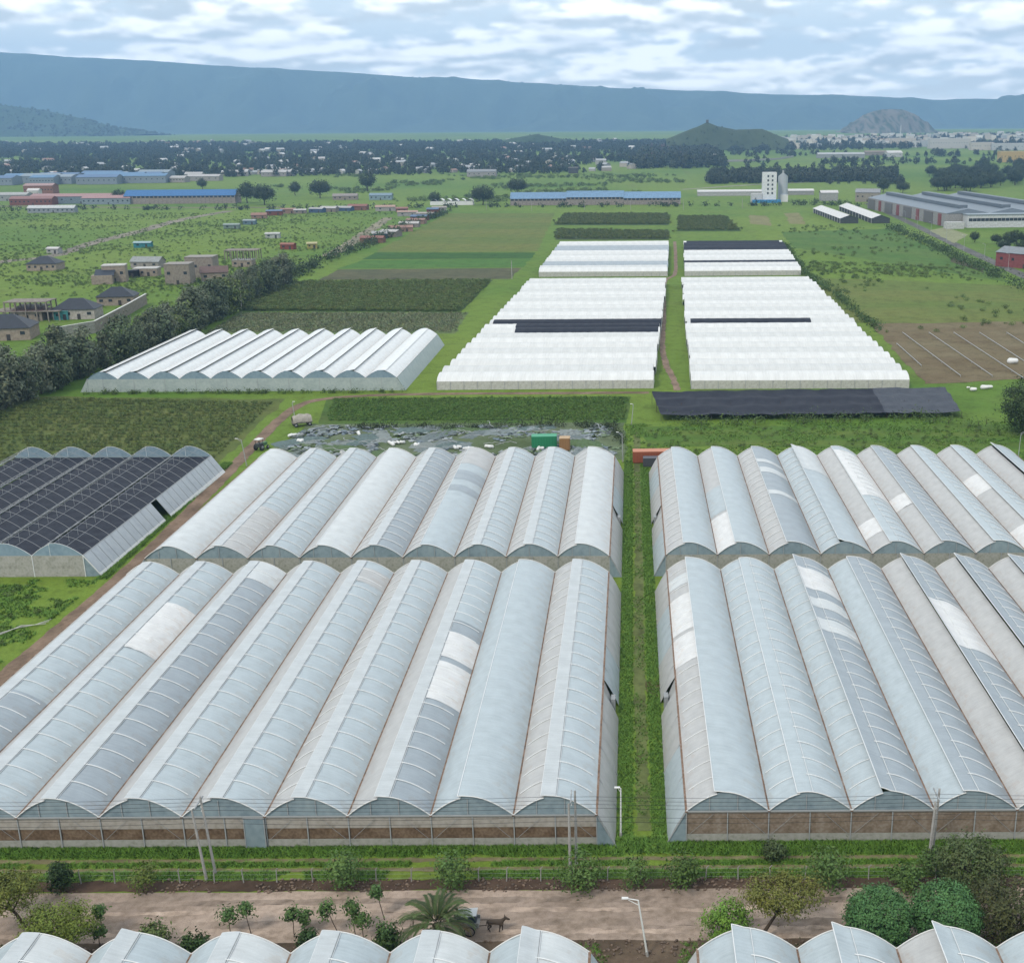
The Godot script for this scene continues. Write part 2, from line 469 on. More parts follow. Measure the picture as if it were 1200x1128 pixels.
# a ridge through the given skyline points with a foot in front and behind
func hill(called: String, top: Array, thick: float, rough: float, tint: Color, nu: int, nv: int) -> void:
	var f := noise_at(called.hash() % 1000 + top.size(), 1.0, 5)
	var cv := Curve3D.new()
	for p in top: cv.add_point(p)
	var m := top.size() - 1
	var mb := MB.new()
	var tints := {}
	var at := func(s: float, t: float) -> Vector3:
		var k := s * m
		var i := mini(int(k), m - 1)
		var p: Vector3 = (top[i] as Vector3).lerp(top[i + 1], k - i)
		var q := absf(t * 2.0 - 1.0)
		var z := p.z + thick * (t * 2.0 - 1.0)
		var prof := pow(clampf(1.0 - q, 0, 1), 0.8) if thick < 1000.0 else smoothstep(0.0, 1.0, clampf((1.0 - q) * 1.25, 0, 1))
		var nse := f.get_noise_2d(p.x / (thick * 0.45), z / (thick * 0.9)) * rough
		var foot := elev(z) - 2.0
		return Vector3(p.x + f.get_noise_2d(z / thick, p.x / thick + 40.0) * rough * 0.5, lerpf(foot, p.y, prof) + nse * (prof * (1.0 - prof) * 3.2 + prof * 0.05), z)
	mb.col = tint
	mb.sheet(nu, nv, func(s, t): return at.call(s, t if called != "escarpment" else 0.42 + 0.58 * t), func(s, t): return Vector2(s, t))
	var g := noise_at(77, 1.0 / (thick * 0.12), 5)
	for k in mb.v.size():
		var p := mb.v[k]
		if called == "quarry_hill" and g.get_noise_2d(p.x, p.z) < -0.1: mb.c[k] = Color(0.10, 0.13, 0.06)
	fix_up(mb)
	for k in mb.n.size():
		if mb.n[k].y < 0: mb.n[k] = -mb.n[k]
	struct(called, mb.done(), M.forest)
	if called == "hill":
		var wood := []
		for k in int(clampf((top[-1].x - top[0].x) * 1.1, 120, 1500)):
			var p := mb.v[rng.randi() % mb.v.size()].lerp(mb.v[rng.randi() % mb.v.size()], 0.03)
			wood.append(Transform3D(Basis(Vector3.UP, rng.randf() * TAU).scaled(Vector3.ONE * rng.randf_range(0.4, 1.3) * (1.2 if thick > 300.0 else 0.4)), p + Vector3(rng.randfn() * 6.0, -2.0, rng.randfn() * 6.0)))
		stuff("hill_trees", "scattered trees and bushes growing over a low green hill", "trees", crown_mesh(Vector3(0, 4.0, 0), Vector3(4.4, 3.6, 4.4), 14, 8, 3.0, 1.5, Color(0.062, 0.095, 0.045), 0.3, 0.4), wood)


# a strip laid on the ground along a line, its edges wandering
func ribbon(called: String, pts: Array, half: float, tint: Color, y: float, ragged: float) -> void:
	var cv := Curve3D.new()
	for k in pts.size():
		var d: Vector3 = (pts[mini(k + 1, pts.size() - 1)] - pts[maxi(k - 1, 0)]) / 6.0
		cv.add_point(pts[k], -d, d)
	var total := cv.get_baked_length()
	var step := maxf(half * 0.35, 0.4)
	var cnt := mini(int(total / step), 900)
	var f := noise_at(pts.size() * 7 + int(half * 10), 0.25 / maxf(half, 0.5), 4)
	var mb := MB.new()
	var nw := 8
	for j in cnt + 1:
		var p := cv.sample_baked(total * j / cnt)
		var q := cv.sample_baked(minf(total * j / cnt + 0.5, total)) - cv.sample_baked(maxf(total * j / cnt - 0.5, 0))
		var side := Vector3(-q.z, 0, q.x).normalized()
		for i in nw + 1:
			var s := float(i) / nw * 2.0 - 1.0
			var wob := f.get_noise_2d(p.x + s * 40.0, p.z) * ragged * absf(s)
			var k := 1.0 + f.get_noise_2d(p.x * 0.6 + s * half, p.z * 0.6 + 60.0) * 0.5
			mb.col = tint * k
			mb.col.a = 1.0
			mb.vert(p + side * (s * half + wob * signf(s)) + Vector3(0, y + elev(p.z) - (p.y), 0), Vector3.UP, Vector2(p.x, p.z))
	for j in cnt:
		for i in nw:
			var a := j * (nw + 1) + i
			mb.ix.append_array([a, a + nw + 1, a + 1, a + 1, a + nw + 1, a + nw + 2])
	fix_up(mb)
	struct(called, mb.done(), M.dirt)


# turn every triangle of a level sheet so that it faces up
func fix_up(mb: MB) -> void:
	for k in range(0, mb.ix.size(), 3):
		var a := mb.v[mb.ix[k]]
		if (mb.v[mb.ix[k + 2]] - a).cross(mb.v[mb.ix[k + 1]] - a).y < 0:
			var t := mb.ix[k + 1]; mb.ix[k + 1] = mb.ix[k + 2]; mb.ix[k + 2] = t


# a piece of worked land with four corners (near left, near right, far right, far left)
func field(called: String, a: Vector3, b: Vector3, c: Vector3, d: Vector3, tint: Color, tint2: Color, y: float, ragged := 1.0, bands := 0.0) -> void:
	var mb := MB.new()
	var f := noise_at(int(absf(a.x) * 3.0 + absf(c.z)), 0.06, 4)
	var nx := clampi(int((b - a).length() / 3.0), 8, 70)
	var nzz := clampi(int((d - a).length() / 3.0), 8, 60)
	for j in nzz + 1:
		for i in nx + 1:
			var s := float(i) / nx
			var t := float(j) / nzz
			var p := a.lerp(b, s).lerp(d.lerp(c, s), t)
			var edge := 1.0 if (i == 0 or j == 0 or i == nx or j == nzz) else 0.0
			p += Vector3(f.get_noise_2d(p.x * 2.0, p.z), 0, f.get_noise_2d(p.x, p.z * 2.0 + 90.0)) * ragged * edge
			var k := 0.5 + f.get_noise_2d(p.x * 0.5, p.z) * 0.9
			if bands > 0.0: k = lerpf(k, 0.5 + 0.5 * sin(t * bands * TAU + f.get_noise_2d(p.x * 0.1, p.z) * 2.0), 0.5)
			mb.col = tint.lerp(tint2, clampf(k, 0, 1))
			mb.vert(Vector3(p.x, y + elev(p.z), p.z), Vector3.UP, Vector2(p.x, p.z))
	for j in nzz:
		for i in nx:
			var p := j * (nx + 1) + i
			mb.ix.append_array([p, p + nx + 1, p + 1, p + 1, p + nx + 1, p + nx + 2])
	fix_up(mb)
	struct(called, mb.done(), M.grassland)


# ------------------------------------------------------------------ greenhouses
func prof(side: int, s: float, gap: float) -> Vector2:
	if side == 0:
		var x := 0.37 * W * s
		return Vector2(x, 1.98 * (1.0 - pow(absf((x - 0.47 * W) / (0.47 * W)), 1.75)))
	var xx := lerpf(0.335 * W, W, s)
	var q := (xx - 0.47 * W) / (0.53 * W)
	if q < 0.0:
		return Vector2(xx, 2.06 + gap * clampf(-q / 0.25, 0, 1) - 0.10 * q * q / 0.06)
	return Vector2(xx, 2.06 * (1.0 - pow(q, 1.75)))


func roof_sheet(side: int, gap: float, z0: float, z1: float, bay: float, lift: float, s0: float, s1: float, shift: float, nu := 12, crumple := 0.0) -> ArrayMesh:
	var mb := MB.new()
	var ln := absf(z1 - z0)
	var f := noise_at(int(shift * 97.0), 0.5, 3)
	mb.sheet(nu, maxi(2, int(ln / bay * 6.0)),
		func(s, t):
			var p := prof(side, lerpf(s0, s1, s), gap)
			var z := lerpf(z0, z1, t)
			var sag := sin(PI * fposmod(absf(z) / bay, 1.0))
			var wr := f.get_noise_2d(p.x * 1.2, z * 0.8) * 0.035 + absf(f.get_noise_2d(p.x * 2.3 + 40.0, z * 2.3)) * crumple
			return Vector3(p.x, GUTTER + p.y + lift - 0.065 * sag * sag * sin(PI * s) + wr * sin(PI * s), z),
		func(s, t): return Vector2(lerpf(z0, z1, t) / 26.0 + shift, (lerpf(s0, s1, s) if side == 1 else 1.0 - lerpf(s0, s1, s)) * 0.98 + 0.01))
	return mb.done()


func arch(gap: float, what: int, z: float) -> ArrayMesh:
	var mb := MB.new()
	if what & 1:
		var pts := []
		for k in 7:
			var p := prof(0, 0.12 + 0.84 * k / 6.0, gap)
			pts.append(Vector3(p.x, GUTTER + p.y + 0.045, z))
		mb.pipe(pts, [0.052], 4)
	if what & 2:
		var pts := []
		for k in 10:
			var p := prof(1, 0.24 + 0.66 * k / 9.0, gap)
			pts.append(Vector3(p.x, GUTTER + p.y + 0.045, z))
		mb.pipe(pts, [0.06], 4)
	return mb.done()


func end_arch(gap: float, z: float) -> ArrayMesh:
	var mb := MB.new()
	for side in 2:
		var pts := []
		for k in 12:
			var p := prof(side, k / 11.0, gap)
			pts.append(Vector3(p.x, GUTTER + p.y + 0.03, z))
		mb.pipe(pts, [0.06], 4)
	return mb.done()


func gable_mesh(z: float, face: float) -> ArrayMesh:
	var mb := MB.new()
	var pts := []
	for k in 9: pts.append(prof(0, k / 8.0, 0.0))
	for k in 12: pts.append(prof(1, 0.06 + 0.94 * k / 11.0, 0.0) - Vector2(0, 0.05))
	for k in pts.size() - 1:
		var a := Vector3(pts[k].x, GUTTER, z); var b := Vector3(pts[k + 1].x, GUTTER, z)
		var c2 := Vector3(pts[k + 1].x, GUTTER + pts[k + 1].y, z); var d := Vector3(pts[k].x, GUTTER + pts[k].y, z)
		if face > 0: mb.quad(a, b, c2, d)
		else: mb.quad(b, a, d, c2)
	return mb.done()


# spans: [tone of the valley-side sheet, tone of the crest sheet, ribs (1 valley side, 2 crest side, 3 both), how far the vent stands open, patches [side, from, to, tone]]
func greenhouse(label: String, x0: float, zn: float, zf: float, bays: int, spans: Array, front: String, patch_lift := 0.03) -> Node3D:
	var g := thing("greenhouse", label, "greenhouse", Vector3(x0, 0, 0))
	var bay := absf(zf - zn) / bays
	var nsp := spans.size()
	for s in nsp:
		var sp: Array = spans[s]
		var at := Vector3(s * W, 0, 0)
		var gap: float = sp[3]
		var sh := s * 0.377 + absf(x0) * 0.01 + absf(zn) * 0.013
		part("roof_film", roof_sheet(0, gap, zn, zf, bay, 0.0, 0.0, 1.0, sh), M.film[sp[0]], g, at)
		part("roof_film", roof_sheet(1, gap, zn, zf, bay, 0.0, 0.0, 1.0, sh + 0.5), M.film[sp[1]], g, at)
		for p in sp[4]:
			var za := lerpf(zn, zf, p[1])
			var zb := lerpf(zn, zf, p[2])
			var crisp: float = 0.22 if p[3] == "P" and rng.randf() < 0.6 else 0.02
			part("film_patch", roof_sheet(p[0], gap, za, zb, bay, patch_lift, 0.28 if (p[0] == 1 and sp[2] & 2 and x0 < 0.0) else 0.02, 0.985, sh + 0.5 * p[0], 14, crisp), M.film[p[3]], g, at)
		# vent slot, lip bar, crest pipe
		var e0 := prof(0, 1.0, gap)
		var e1 := prof(1, 0.0, gap)
		var mb := MB.new()
		mb.quad(Vector3(e0.x - 0.04, GUTTER + e0.y - 0.02, zf), Vector3(e0.x - 0.04, GUTTER + e0.y - 0.02, zn), Vector3(e1.x + 0.06, GUTTER + e1.y - 0.02, zn), Vector3(e1.x + 0.06, GUTTER + e1.y - 0.02, zf))
		if gap < 0.05: part("vent_screen", mb.done(), M.gable, g, at)
		mb = MB.new()
		mb.pipe([Vector3(e1.x, GUTTER + e1.y + 0.02, zn), Vector3(e1.x, GUTTER + e1.y + 0.02, zf)], [0.05], 5)
		part("vent_lip", mb.done(), M.rib, g, at)
		if sp[2] & 2 and x0 < 0.0:
			part("vent_flap", roof_sheet(1, gap, zn + 0.05, zf - 0.05, bay, 0.08, 0.0, 0.27, sh + 0.5, 5), M.film["F"], g, at)
		if sp[2] & 2:
			var c0 := prof(1, 0.285, gap)
			mb = MB.new()
			mb.pipe([Vector3(c0.x, GUTTER + c0.y + 0.03, zn), Vector3(c0.x, GUTTER + c0.y + 0.03, zf)], [0.035], 4)
			part("ridge_pipe", mb.done(), M.rib, g, at)
		if sp[2] > 0:
			var am := arch(gap, sp[2], 0.0)
			for k in range(1, bays):
				part("rib", am, M.rib, g, at + Vector3(0, 0, lerpf(zn, zf, float(k) / bays)))
		# the white hem of film at the two ends
		for z in [zn, zf]:
			part("end_hoop", end_arch(gap, z), M.white, g, at)
		part("gable", gable_mesh(zn - 0.12, 1.0), M.gable, g, at)
		part("gable", gable_mesh(zf + 0.12, -1.0), M.gable, g, at)
		for q in ([0.28, 0.62] if s % 3 != 1 else [0.45]):
			mb = MB.new()
			mb.box(Vector3(q * W, GUTTER + 0.85, zn - 0.06), Vector3(0.07, 1.7, 0.05))
			part("gable_stud", mb.done(), M.steel, g, at)
	for s in nsp + 1:
		var mb := MB.new()
		mb.box(Vector3(0, GUTTER + 0.02, (zn + zf) / 2), Vector3(0.26, 0.10, absf(zf - zn) + 0.3))
		part("gutter", mb.done(), M.gutter, g, Vector3(s * W, 0, 0))
	# end walls
	var wd := nsp * W
	for e in 2:
		var z := zn if e == 0 else zf
		var o := -0.1 if e == 0 else 0.1
		var bands := [["skirt", 0.0, 0.95, M.skirt], ["insect_screen", 0.95, 2.15, M.screen], ["curtain", 2.15, GUTTER, M.curtain]]
		if front == "drape": bands = [["skirt", 0.0, 0.95, M.skirt], ["insect_screen", 0.95, 3.25, M.drape], ["curtain", 3.25, GUTTER, M.curtain]]
		if e == 1 or front == "plain": bands = [["curtain", 0.0, GUTTER, M.skirt]]
		for bd in bands:
			for s in nsp:
				var mb := MB.new()
				var dz := (0.05 if bd[0] == "insect_screen" else 0.0) * signf(o)
				mb.box(Vector3(s * W + W / 2, (bd[1] + bd[2]) / 2, z + o + dz), Vector3(W, bd[2] - bd[1], 0.03))
				part(bd[0], mb.done(), bd[3], g)
		for k in nsp * 2 + 1:
			var mb := MB.new()
			mb.box(Vector3(k * W / 2, GUTTER / 2, z + o + (0.06 if e == 0 else -0.06)), Vector3(0.10, GUTTER, 0.08))
			part("post", mb.done(), M.steel, g)
		if e == 0 and front != "plain":
			for k in nsp:
				var mb := MB.new()
				var zz := z + 0.03
				mb.tube(Vector3(k * W + 0.2, 0.9, zz), Vector3(k * W + 2.6, 3.2, zz), 0.02, 0.02, 4)
				part("brace", mb.done(), M.greysteel, g)
				mb = MB.new()
				mb.tube(Vector3(k * W + W - 0.2, 0.9, zz), Vector3(k * W + W - 2.6, 3.2, zz), 0.02, 0.02, 4)
				part("brace", mb.done(), M.greysteel, g)
			var mb2 := MB.new()
			mb2.box(Vector3(wd / 2, GUTTER + 0.02, z + 0.05), Vector3(wd, 0.12, 0.1))
			part("rail", mb2.done(), M.steel, g)
	# leaning side walls of film in separate lengths, with a doorway between
	for sd in [-1, 1]:
		var xb: float = 0.0 if sd < 0 else wd
		var cut: float = 0.42 if bays > 19 else 0.40
		for seg in [[0.0, cut], [cut + 0.04, 1.0]]:
			var n0: int = int(round(seg[0] * bays)); var n1: int = int(round(seg[1] * bays))
			for b in range(n0, n1):
				var z0 := lerpf(zn, zf, float(b) / bays); var z1 := lerpf(zn, zf, float(b + 1) / bays)
				var mb := MB.new()
				mb.sheet(4, 5, func(s, t):
					var y: float = GUTTER * (1.0 - t)
					var bul := sin(PI * s) * 0.10 * sin(PI * t) + 0.12 * sin(PI * t)
					return Vector3(xb + sd * (0.08 + 1.75 * t + bul), y, lerpf(z0, z1, s if sd < 0 else 1.0 - s)),
					func(s, t): return Vector2(lerpf(z0, z1, s) / 26.0 + 0.1 * b, t * 0.9))
				for k in range(0, mb.ix.size(), 3):
					var q := mb.ix[k + 1]; mb.ix[k + 1] = mb.ix[k + 2]; mb.ix[k + 2] = q
				for k in mb.n.size(): mb.n[k] = mb.n[k] if signf(mb.n[k].x) == sd else -mb.n[k]
				fix_out(mb)
				part("side_curtain", mb.done(), M.film["M" if (b / 4 + (0 if sd < 0 else 1)) % 3 else "L"], g)
				if b % 2 == 0:
					mb = MB.new()
					mb.tube(Vector3(xb + sd * 0.12, GUTTER, z0), Vector3(xb + sd * 1.9, 0.0, z0), 0.04, 0.04, 4)
					part("side_hoop", mb.done(), M.steel, g)
		var zd0 := lerpf(zn, zf, roundf(cut * bays) / bays)
		var zd1 := lerpf(zn, zf, roundf((cut + 0.04) * bays) / bays)
		var md := MB.new()
		md.quad(Vector3(xb + sd * 1.35, 0, zd0), Vector3(xb + sd * 1.35, 0, zd1), Vector3(xb, GUTTER, zd1), Vector3(xb, GUTTER, zd0))
		var rec := part("doorway_film", md.done(), M.film["M"], g)
		md = MB.new()
		md.box(Vector3(xb + sd * 1.2, 1.0, lerpf(zd0, zd1, 0.5)), Vector3(0.5, 2.0, absf(zd1 - zd0) * 0.4))
		part("door", md.done(), M.greysteel, rec)
		md = MB.new()
		md.quad(Vector3(xb, GUTTER, zd0), Vector3(xb + sd * 1.85, 0, zd0), Vector3(xb, 0, zd0), Vector3(xb, GUTTER, zd0))
		part("jamb_film", md.done(), M.film["M"], g)
		for z in [zn, zf]:
			md = MB.new()
			md.tri(Vector3(xb, GUTTER, z - 0.1 * signf(zn - zf) * (1 if z == zn else -1)), Vector3(xb, 0, z), Vector3(xb + sd * 1.83, 0, z))
			part("corner_panel", md.done(), M.gable, g)
			md = MB.new()
			md.tube(Vector3(xb, GUTTER, z), Vector3(xb + sd * 1.86, 0, z), 0.06, 0.06, 5)
			part("corner_bar", md.done(), M.steel, g)
	return g


# make winding follow the vertex normals
func fix_out(mb: MB) -> void:
	for k in range(0, mb.ix.size(), 3):
		var a := mb.v[mb.ix[k]]
		var nn := (mb.v[mb.ix[k + 2]] - a).cross(mb.v[mb.ix[k + 1]] - a)
		if nn.dot(mb.n[mb.ix[k]]) < 0:
			var t := mb.ix[k + 1]; mb.ix[k + 1] = mb.ix[k + 2]; mb.ix[k + 2] = t


func farm_houses() -> void:
	# tones: W white, L pale, B blue grey, D clear and dark, M weathered, P new patch film
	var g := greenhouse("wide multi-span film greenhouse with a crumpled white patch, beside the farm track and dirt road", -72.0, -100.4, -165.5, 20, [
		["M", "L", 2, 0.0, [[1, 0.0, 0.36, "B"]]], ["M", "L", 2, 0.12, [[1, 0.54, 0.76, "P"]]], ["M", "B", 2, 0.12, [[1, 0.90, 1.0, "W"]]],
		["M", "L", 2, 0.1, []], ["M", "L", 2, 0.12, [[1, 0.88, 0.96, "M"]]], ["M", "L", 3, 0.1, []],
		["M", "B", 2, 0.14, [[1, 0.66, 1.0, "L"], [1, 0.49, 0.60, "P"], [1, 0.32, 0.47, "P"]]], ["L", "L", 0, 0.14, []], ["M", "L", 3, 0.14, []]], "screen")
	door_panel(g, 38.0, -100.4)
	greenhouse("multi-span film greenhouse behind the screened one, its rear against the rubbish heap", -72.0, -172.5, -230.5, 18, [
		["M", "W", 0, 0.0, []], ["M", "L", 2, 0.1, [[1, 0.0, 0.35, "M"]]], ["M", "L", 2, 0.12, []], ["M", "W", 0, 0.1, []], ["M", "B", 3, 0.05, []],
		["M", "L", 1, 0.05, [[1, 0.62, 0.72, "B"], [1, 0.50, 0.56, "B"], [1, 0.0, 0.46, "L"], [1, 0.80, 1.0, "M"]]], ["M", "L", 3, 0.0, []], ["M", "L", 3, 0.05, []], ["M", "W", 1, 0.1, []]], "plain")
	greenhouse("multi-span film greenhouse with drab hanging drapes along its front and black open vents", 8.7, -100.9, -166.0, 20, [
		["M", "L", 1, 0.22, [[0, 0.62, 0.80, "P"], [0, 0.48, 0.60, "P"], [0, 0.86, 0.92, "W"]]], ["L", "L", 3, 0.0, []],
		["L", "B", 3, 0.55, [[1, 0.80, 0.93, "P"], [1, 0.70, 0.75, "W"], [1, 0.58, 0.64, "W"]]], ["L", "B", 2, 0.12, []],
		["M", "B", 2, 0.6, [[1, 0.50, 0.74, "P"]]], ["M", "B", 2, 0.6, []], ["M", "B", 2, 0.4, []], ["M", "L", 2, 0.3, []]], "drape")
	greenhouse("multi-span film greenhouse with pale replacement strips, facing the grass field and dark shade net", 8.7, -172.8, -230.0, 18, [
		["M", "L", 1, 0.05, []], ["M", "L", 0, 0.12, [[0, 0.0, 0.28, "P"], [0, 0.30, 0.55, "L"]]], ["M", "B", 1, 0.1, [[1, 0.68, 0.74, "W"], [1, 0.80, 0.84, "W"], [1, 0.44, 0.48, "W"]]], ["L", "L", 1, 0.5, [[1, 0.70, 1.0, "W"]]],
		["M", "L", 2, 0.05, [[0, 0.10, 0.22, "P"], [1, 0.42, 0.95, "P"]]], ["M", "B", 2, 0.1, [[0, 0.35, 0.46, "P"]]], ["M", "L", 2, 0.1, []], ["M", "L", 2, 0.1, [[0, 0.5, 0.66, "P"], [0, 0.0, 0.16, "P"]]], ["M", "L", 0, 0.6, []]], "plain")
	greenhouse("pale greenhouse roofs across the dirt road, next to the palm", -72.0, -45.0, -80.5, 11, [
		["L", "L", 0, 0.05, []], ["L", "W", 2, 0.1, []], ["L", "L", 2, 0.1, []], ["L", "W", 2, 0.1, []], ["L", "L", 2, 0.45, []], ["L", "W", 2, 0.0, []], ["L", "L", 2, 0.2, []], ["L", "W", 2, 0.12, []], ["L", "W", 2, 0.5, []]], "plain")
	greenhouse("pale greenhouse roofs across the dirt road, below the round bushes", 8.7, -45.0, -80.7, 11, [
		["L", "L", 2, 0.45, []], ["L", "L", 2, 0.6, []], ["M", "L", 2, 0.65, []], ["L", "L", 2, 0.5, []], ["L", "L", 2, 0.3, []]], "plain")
	shade_house()
	white_house()
	tunnels()
	net_house()


func door_panel(g: Node3D, x: float, z: float) -> void:
	var mb := MB.new()
	mb.box(Vector3(x + 0.9, 1.65, z + 0.09), Vector3(1.9, 3.3, 0.05))
	var d := part("door", mb.done(), M.gable, g)
	mb = MB.new()
	for q in [-0.08, 1.88]: mb.box(Vector3(x + q, 1.7, z + 0.13), Vector3(0.09, 3.4, 0.06))
	mb.box(Vector3(x + 0.9, 3.38, z + 0.13), Vector3(2.05, 0.09, 0.06))
	part("door_frame", mb.done(), M.steel, d)


# bare hoops over black shade cloth
func shade_house() -> void:
	var zn := -174.2
	var zf := -233.0
	var nsp := 5
	var x0 := -82.3 - nsp * W
	var g := thing("shade_house", "black shade-cloth house with bare white hoops and blue-grey end gables", "shade house", Vector3(x0, 0, 0))
	var bays := 18
	for s in nsp:
		var at := Vector3(s * W, 0, 0)
		var mb := MB.new()
		var f := noise_at(s + 5, 0.3, 3)
		mb.sheet(16, 60, func(a, t): return Vector3(W * (0.02 + 0.96 * a), GUTTER - 0.15 - 0.10 * sin(PI * fposmod(t * bays, 1.0)) + f.get_noise_2d(a * 8.0, t * 60.0) * 0.08, lerpf(zn - 0.3, zf + 0.3, t)), func(a, t): return Vector2(a, t))
		part("shade_cloth", mb.done(), M.net, g, at)
		var am := MB.new()
		var pts := []
		for k in 10:
			var p := prof(1, 0.02 + 0.98 * k / 9.0, 0.0)
			pts.append(Vector3(p.x, GUTTER + p.y, 0))
		am.pipe(pts, [0.038], 5)
		pts = []
		for k in 7:
			var p := prof(0, k / 6.0, 0.0)
			pts.append(Vector3(p.x, GUTTER + p.y, 0))
		am.pipe(pts, [0.038], 5)
		am.tube(Vector3(0.36 * W, GUTTER, 0), Vector3(0.36 * W, GUTTER + 1.9, 0), 0.035, 0.035, 4)
		var hoop := am.done()
		for k in range(1, bays):
			part("hoop", hoop, M.greysteel, g, at + Vector3(0, 0, lerpf(zn, zf, float(k) / bays)))
		for q in [[0.34, 1.93], [0.47, 2.06], [0.70, 1.55]]:
			mb = MB.new()
			mb.pipe([Vector3(q[0] * W, GUTTER + q[1], zn), Vector3(q[0] * W, GUTTER + q[1], zf)], [0.035], 4)
			part("purlin", mb.done(), M.greysteel, g, at)
		for e in 2:
			var z := zn if e == 0 else zf
			part("gable", gable_mesh(z, 1.0), M.bluenet, g, at)
			mb = MB.new()
			mb.box(Vector3(W / 2, GUTTER / 2, z), Vector3(W, GUTTER, 0.05))
			part("end_wall", mb.done(), M.skirt if e == 0 else M.gable, g, at)
			part("end_hoop", hoop, M.rib, g, at + Vector3(0, 0, z))
	for s in nsp + 1:
		var mb := MB.new()
		mb.box(Vector3(s * W, GUTTER, (zn + zf) / 2), Vector3(0.14, 0.14, absf(zf - zn)))
		part("gutter", mb.done(), M.greysteel, g)
		mb = MB.new()
		mb.box(Vector3(s * W, GUTTER / 2, zn + 0.06), Vector3(0.10, GUTTER, 0.08))
		part("post", mb.done(), M.rib, g)
	# leaning side wall of pale netting with a white hem, doorway left open
	var xb := nsp * W
	for b in 24:
		if b == 11: continue
		var z0 := lerpf(zn, zf, b / 24.0)
		var z1 := lerpf(zn, zf, (b + 1) / 24.0)
		var mb := MB.new()
		mb.quad(Vector3(xb + 2.2, 0.55, z0), Vector3(xb + 2.2, 0.55, z1), Vector3(xb + 0.1, GUTTER, z1), Vector3(xb + 0.1, GUTTER, z0))
		part("side_net", mb.done(), M.palenet, g)
		mb = MB.new()
		mb.quad(Vector3(xb + 2.62, 0.0, z0), Vector3(xb + 2.62, 0.0, z1), Vector3(xb + 2.2, 0.6, z1), Vector3(xb + 2.2, 0.6, z0))
		part("side_hem", mb.done(), M.white, g)
		mb = MB.new()
		mb.tube(Vector3(xb + 0.15, GUTTER, z0), Vector3(xb + 2.3, 0.5, z0), 0.035, 0.035, 4)
		part("side_bar", mb.done(), M.steel, g)
	var mb2 := MB.new()
	mb2.tri(Vector3(xb, 0, zn), Vector3(xb + 2.6, 0, zn), Vector3(xb, GUTTER, zn))
	part("corner_panel", mb2.done(), M.gable, g)
	mb2 = MB.new()
	mb2.tube(Vector3(xb, GUTTER, zn + 0.05), Vector3(xb + 2.62, 0, zn + 0.05), 0.09, 0.09, 5)
	part("corner_bar", mb2.done(), M.white, g)


func white_house() -> void:
	var zn := -311.3
	var zf := -380.5
	var nsp := 10
	var sw := 8.28
	var x0 := -59.3 - nsp * sw
	var g := thing("greenhouse", "bright white saw-ridged greenhouse below the dark roadside trees", "greenhouse", Vector3(x0, 0, 0))
	var kx := sw / W
	for s in nsp:
		var at := Vector3(s * sw, 0, 0)
		for side in 2:
			var o := part("roof_film", roof_sheet(side, 0.34 if s < nsp - 1 else 0.0, zn, zf, 4.0, 0.0, 0.0, 1.0, s * 0.3 + side, 8), M.film["T"], g, at + Vector3(sw, 0, 0))
			o.scale.x = -kx
		var e0 := prof(0, 1.0, 0.0)
		var mb := MB.new()
		var vx := sw - e0.x * kx + 0.03
		mb.quad(Vector3(vx, GUTTER + e0.y - 0.05, zn), Vector3(vx, GUTTER + e0.y - 0.05, zf), Vector3(vx, GUTTER + e0.y + 0.5, zf), Vector3(vx, GUTTER + e0.y + 0.5, zn))
		part("gable", gable_mesh(zn - 0.08, 1.0), M.bluenet, g, at).scale.x = kx
		part("gable", gable_mesh(zf + 0.08, -1.0), M.bluenet, g, at).scale.x = kx
		mb = MB.new()
		mb.box(Vector3(sw / 2, GUTTER / 2, zn - 0.1), Vector3(sw, GUTTER, 0.04))
		part("end_wall", mb.done(), M.milk, g, at)
		mb = MB.new()
		mb.box(Vector3(sw / 2, GUTTER / 2, zf + 0.1), Vector3(sw, GUTTER, 0.04))
		part("end_wall", mb.done(), M.milk, g, at)
		mb = MB.new()
		mb.box(Vector3(sw / 2, GUTTER / 2, zn - 0.06), Vector3(0.08, GUTTER, 0.08))
		part("post", mb.done(), M.steel, g, at)
		mb = MB.new()
		mb.box(Vector3(0, GUTTER, (zn + zf) / 2), Vector3(0.25, 0.1, absf(zf - zn)))
		part("gutter", mb.done(), M.steel, g, at)
	for sd in [-1, 1]:
		var xb: float = 0.0 if sd < 0 else nsp * sw
		var mb := MB.new()
		mb.quad(Vector3(xb + sd * 2.2, 0, zn), Vector3(xb + sd * 2.2, 0, zf), Vector3(xb + sd * 0.1, GUTTER, zf), Vector3(xb + sd * 0.1, GUTTER, zn))
		if sd < 0:
			mb = MB.new()
			mb.quad(Vector3(xb - 2.2, 0, zf), Vector3(xb - 2.2, 0, zn), Vector3(xb - 0.1, GUTTER, zn), Vector3(xb - 0.1, GUTTER, zf))
		part("side_wall", mb.done(), M.milk, g)
		for z in [zn, zf]:
			mb = MB.new()
			mb.tri(Vector3(xb, 0, z), Vector3(xb + sd * 2.2, 0, z), Vector3(xb, GUTTER, z))
			part("corner_panel", mb.done(), M.milk, g)


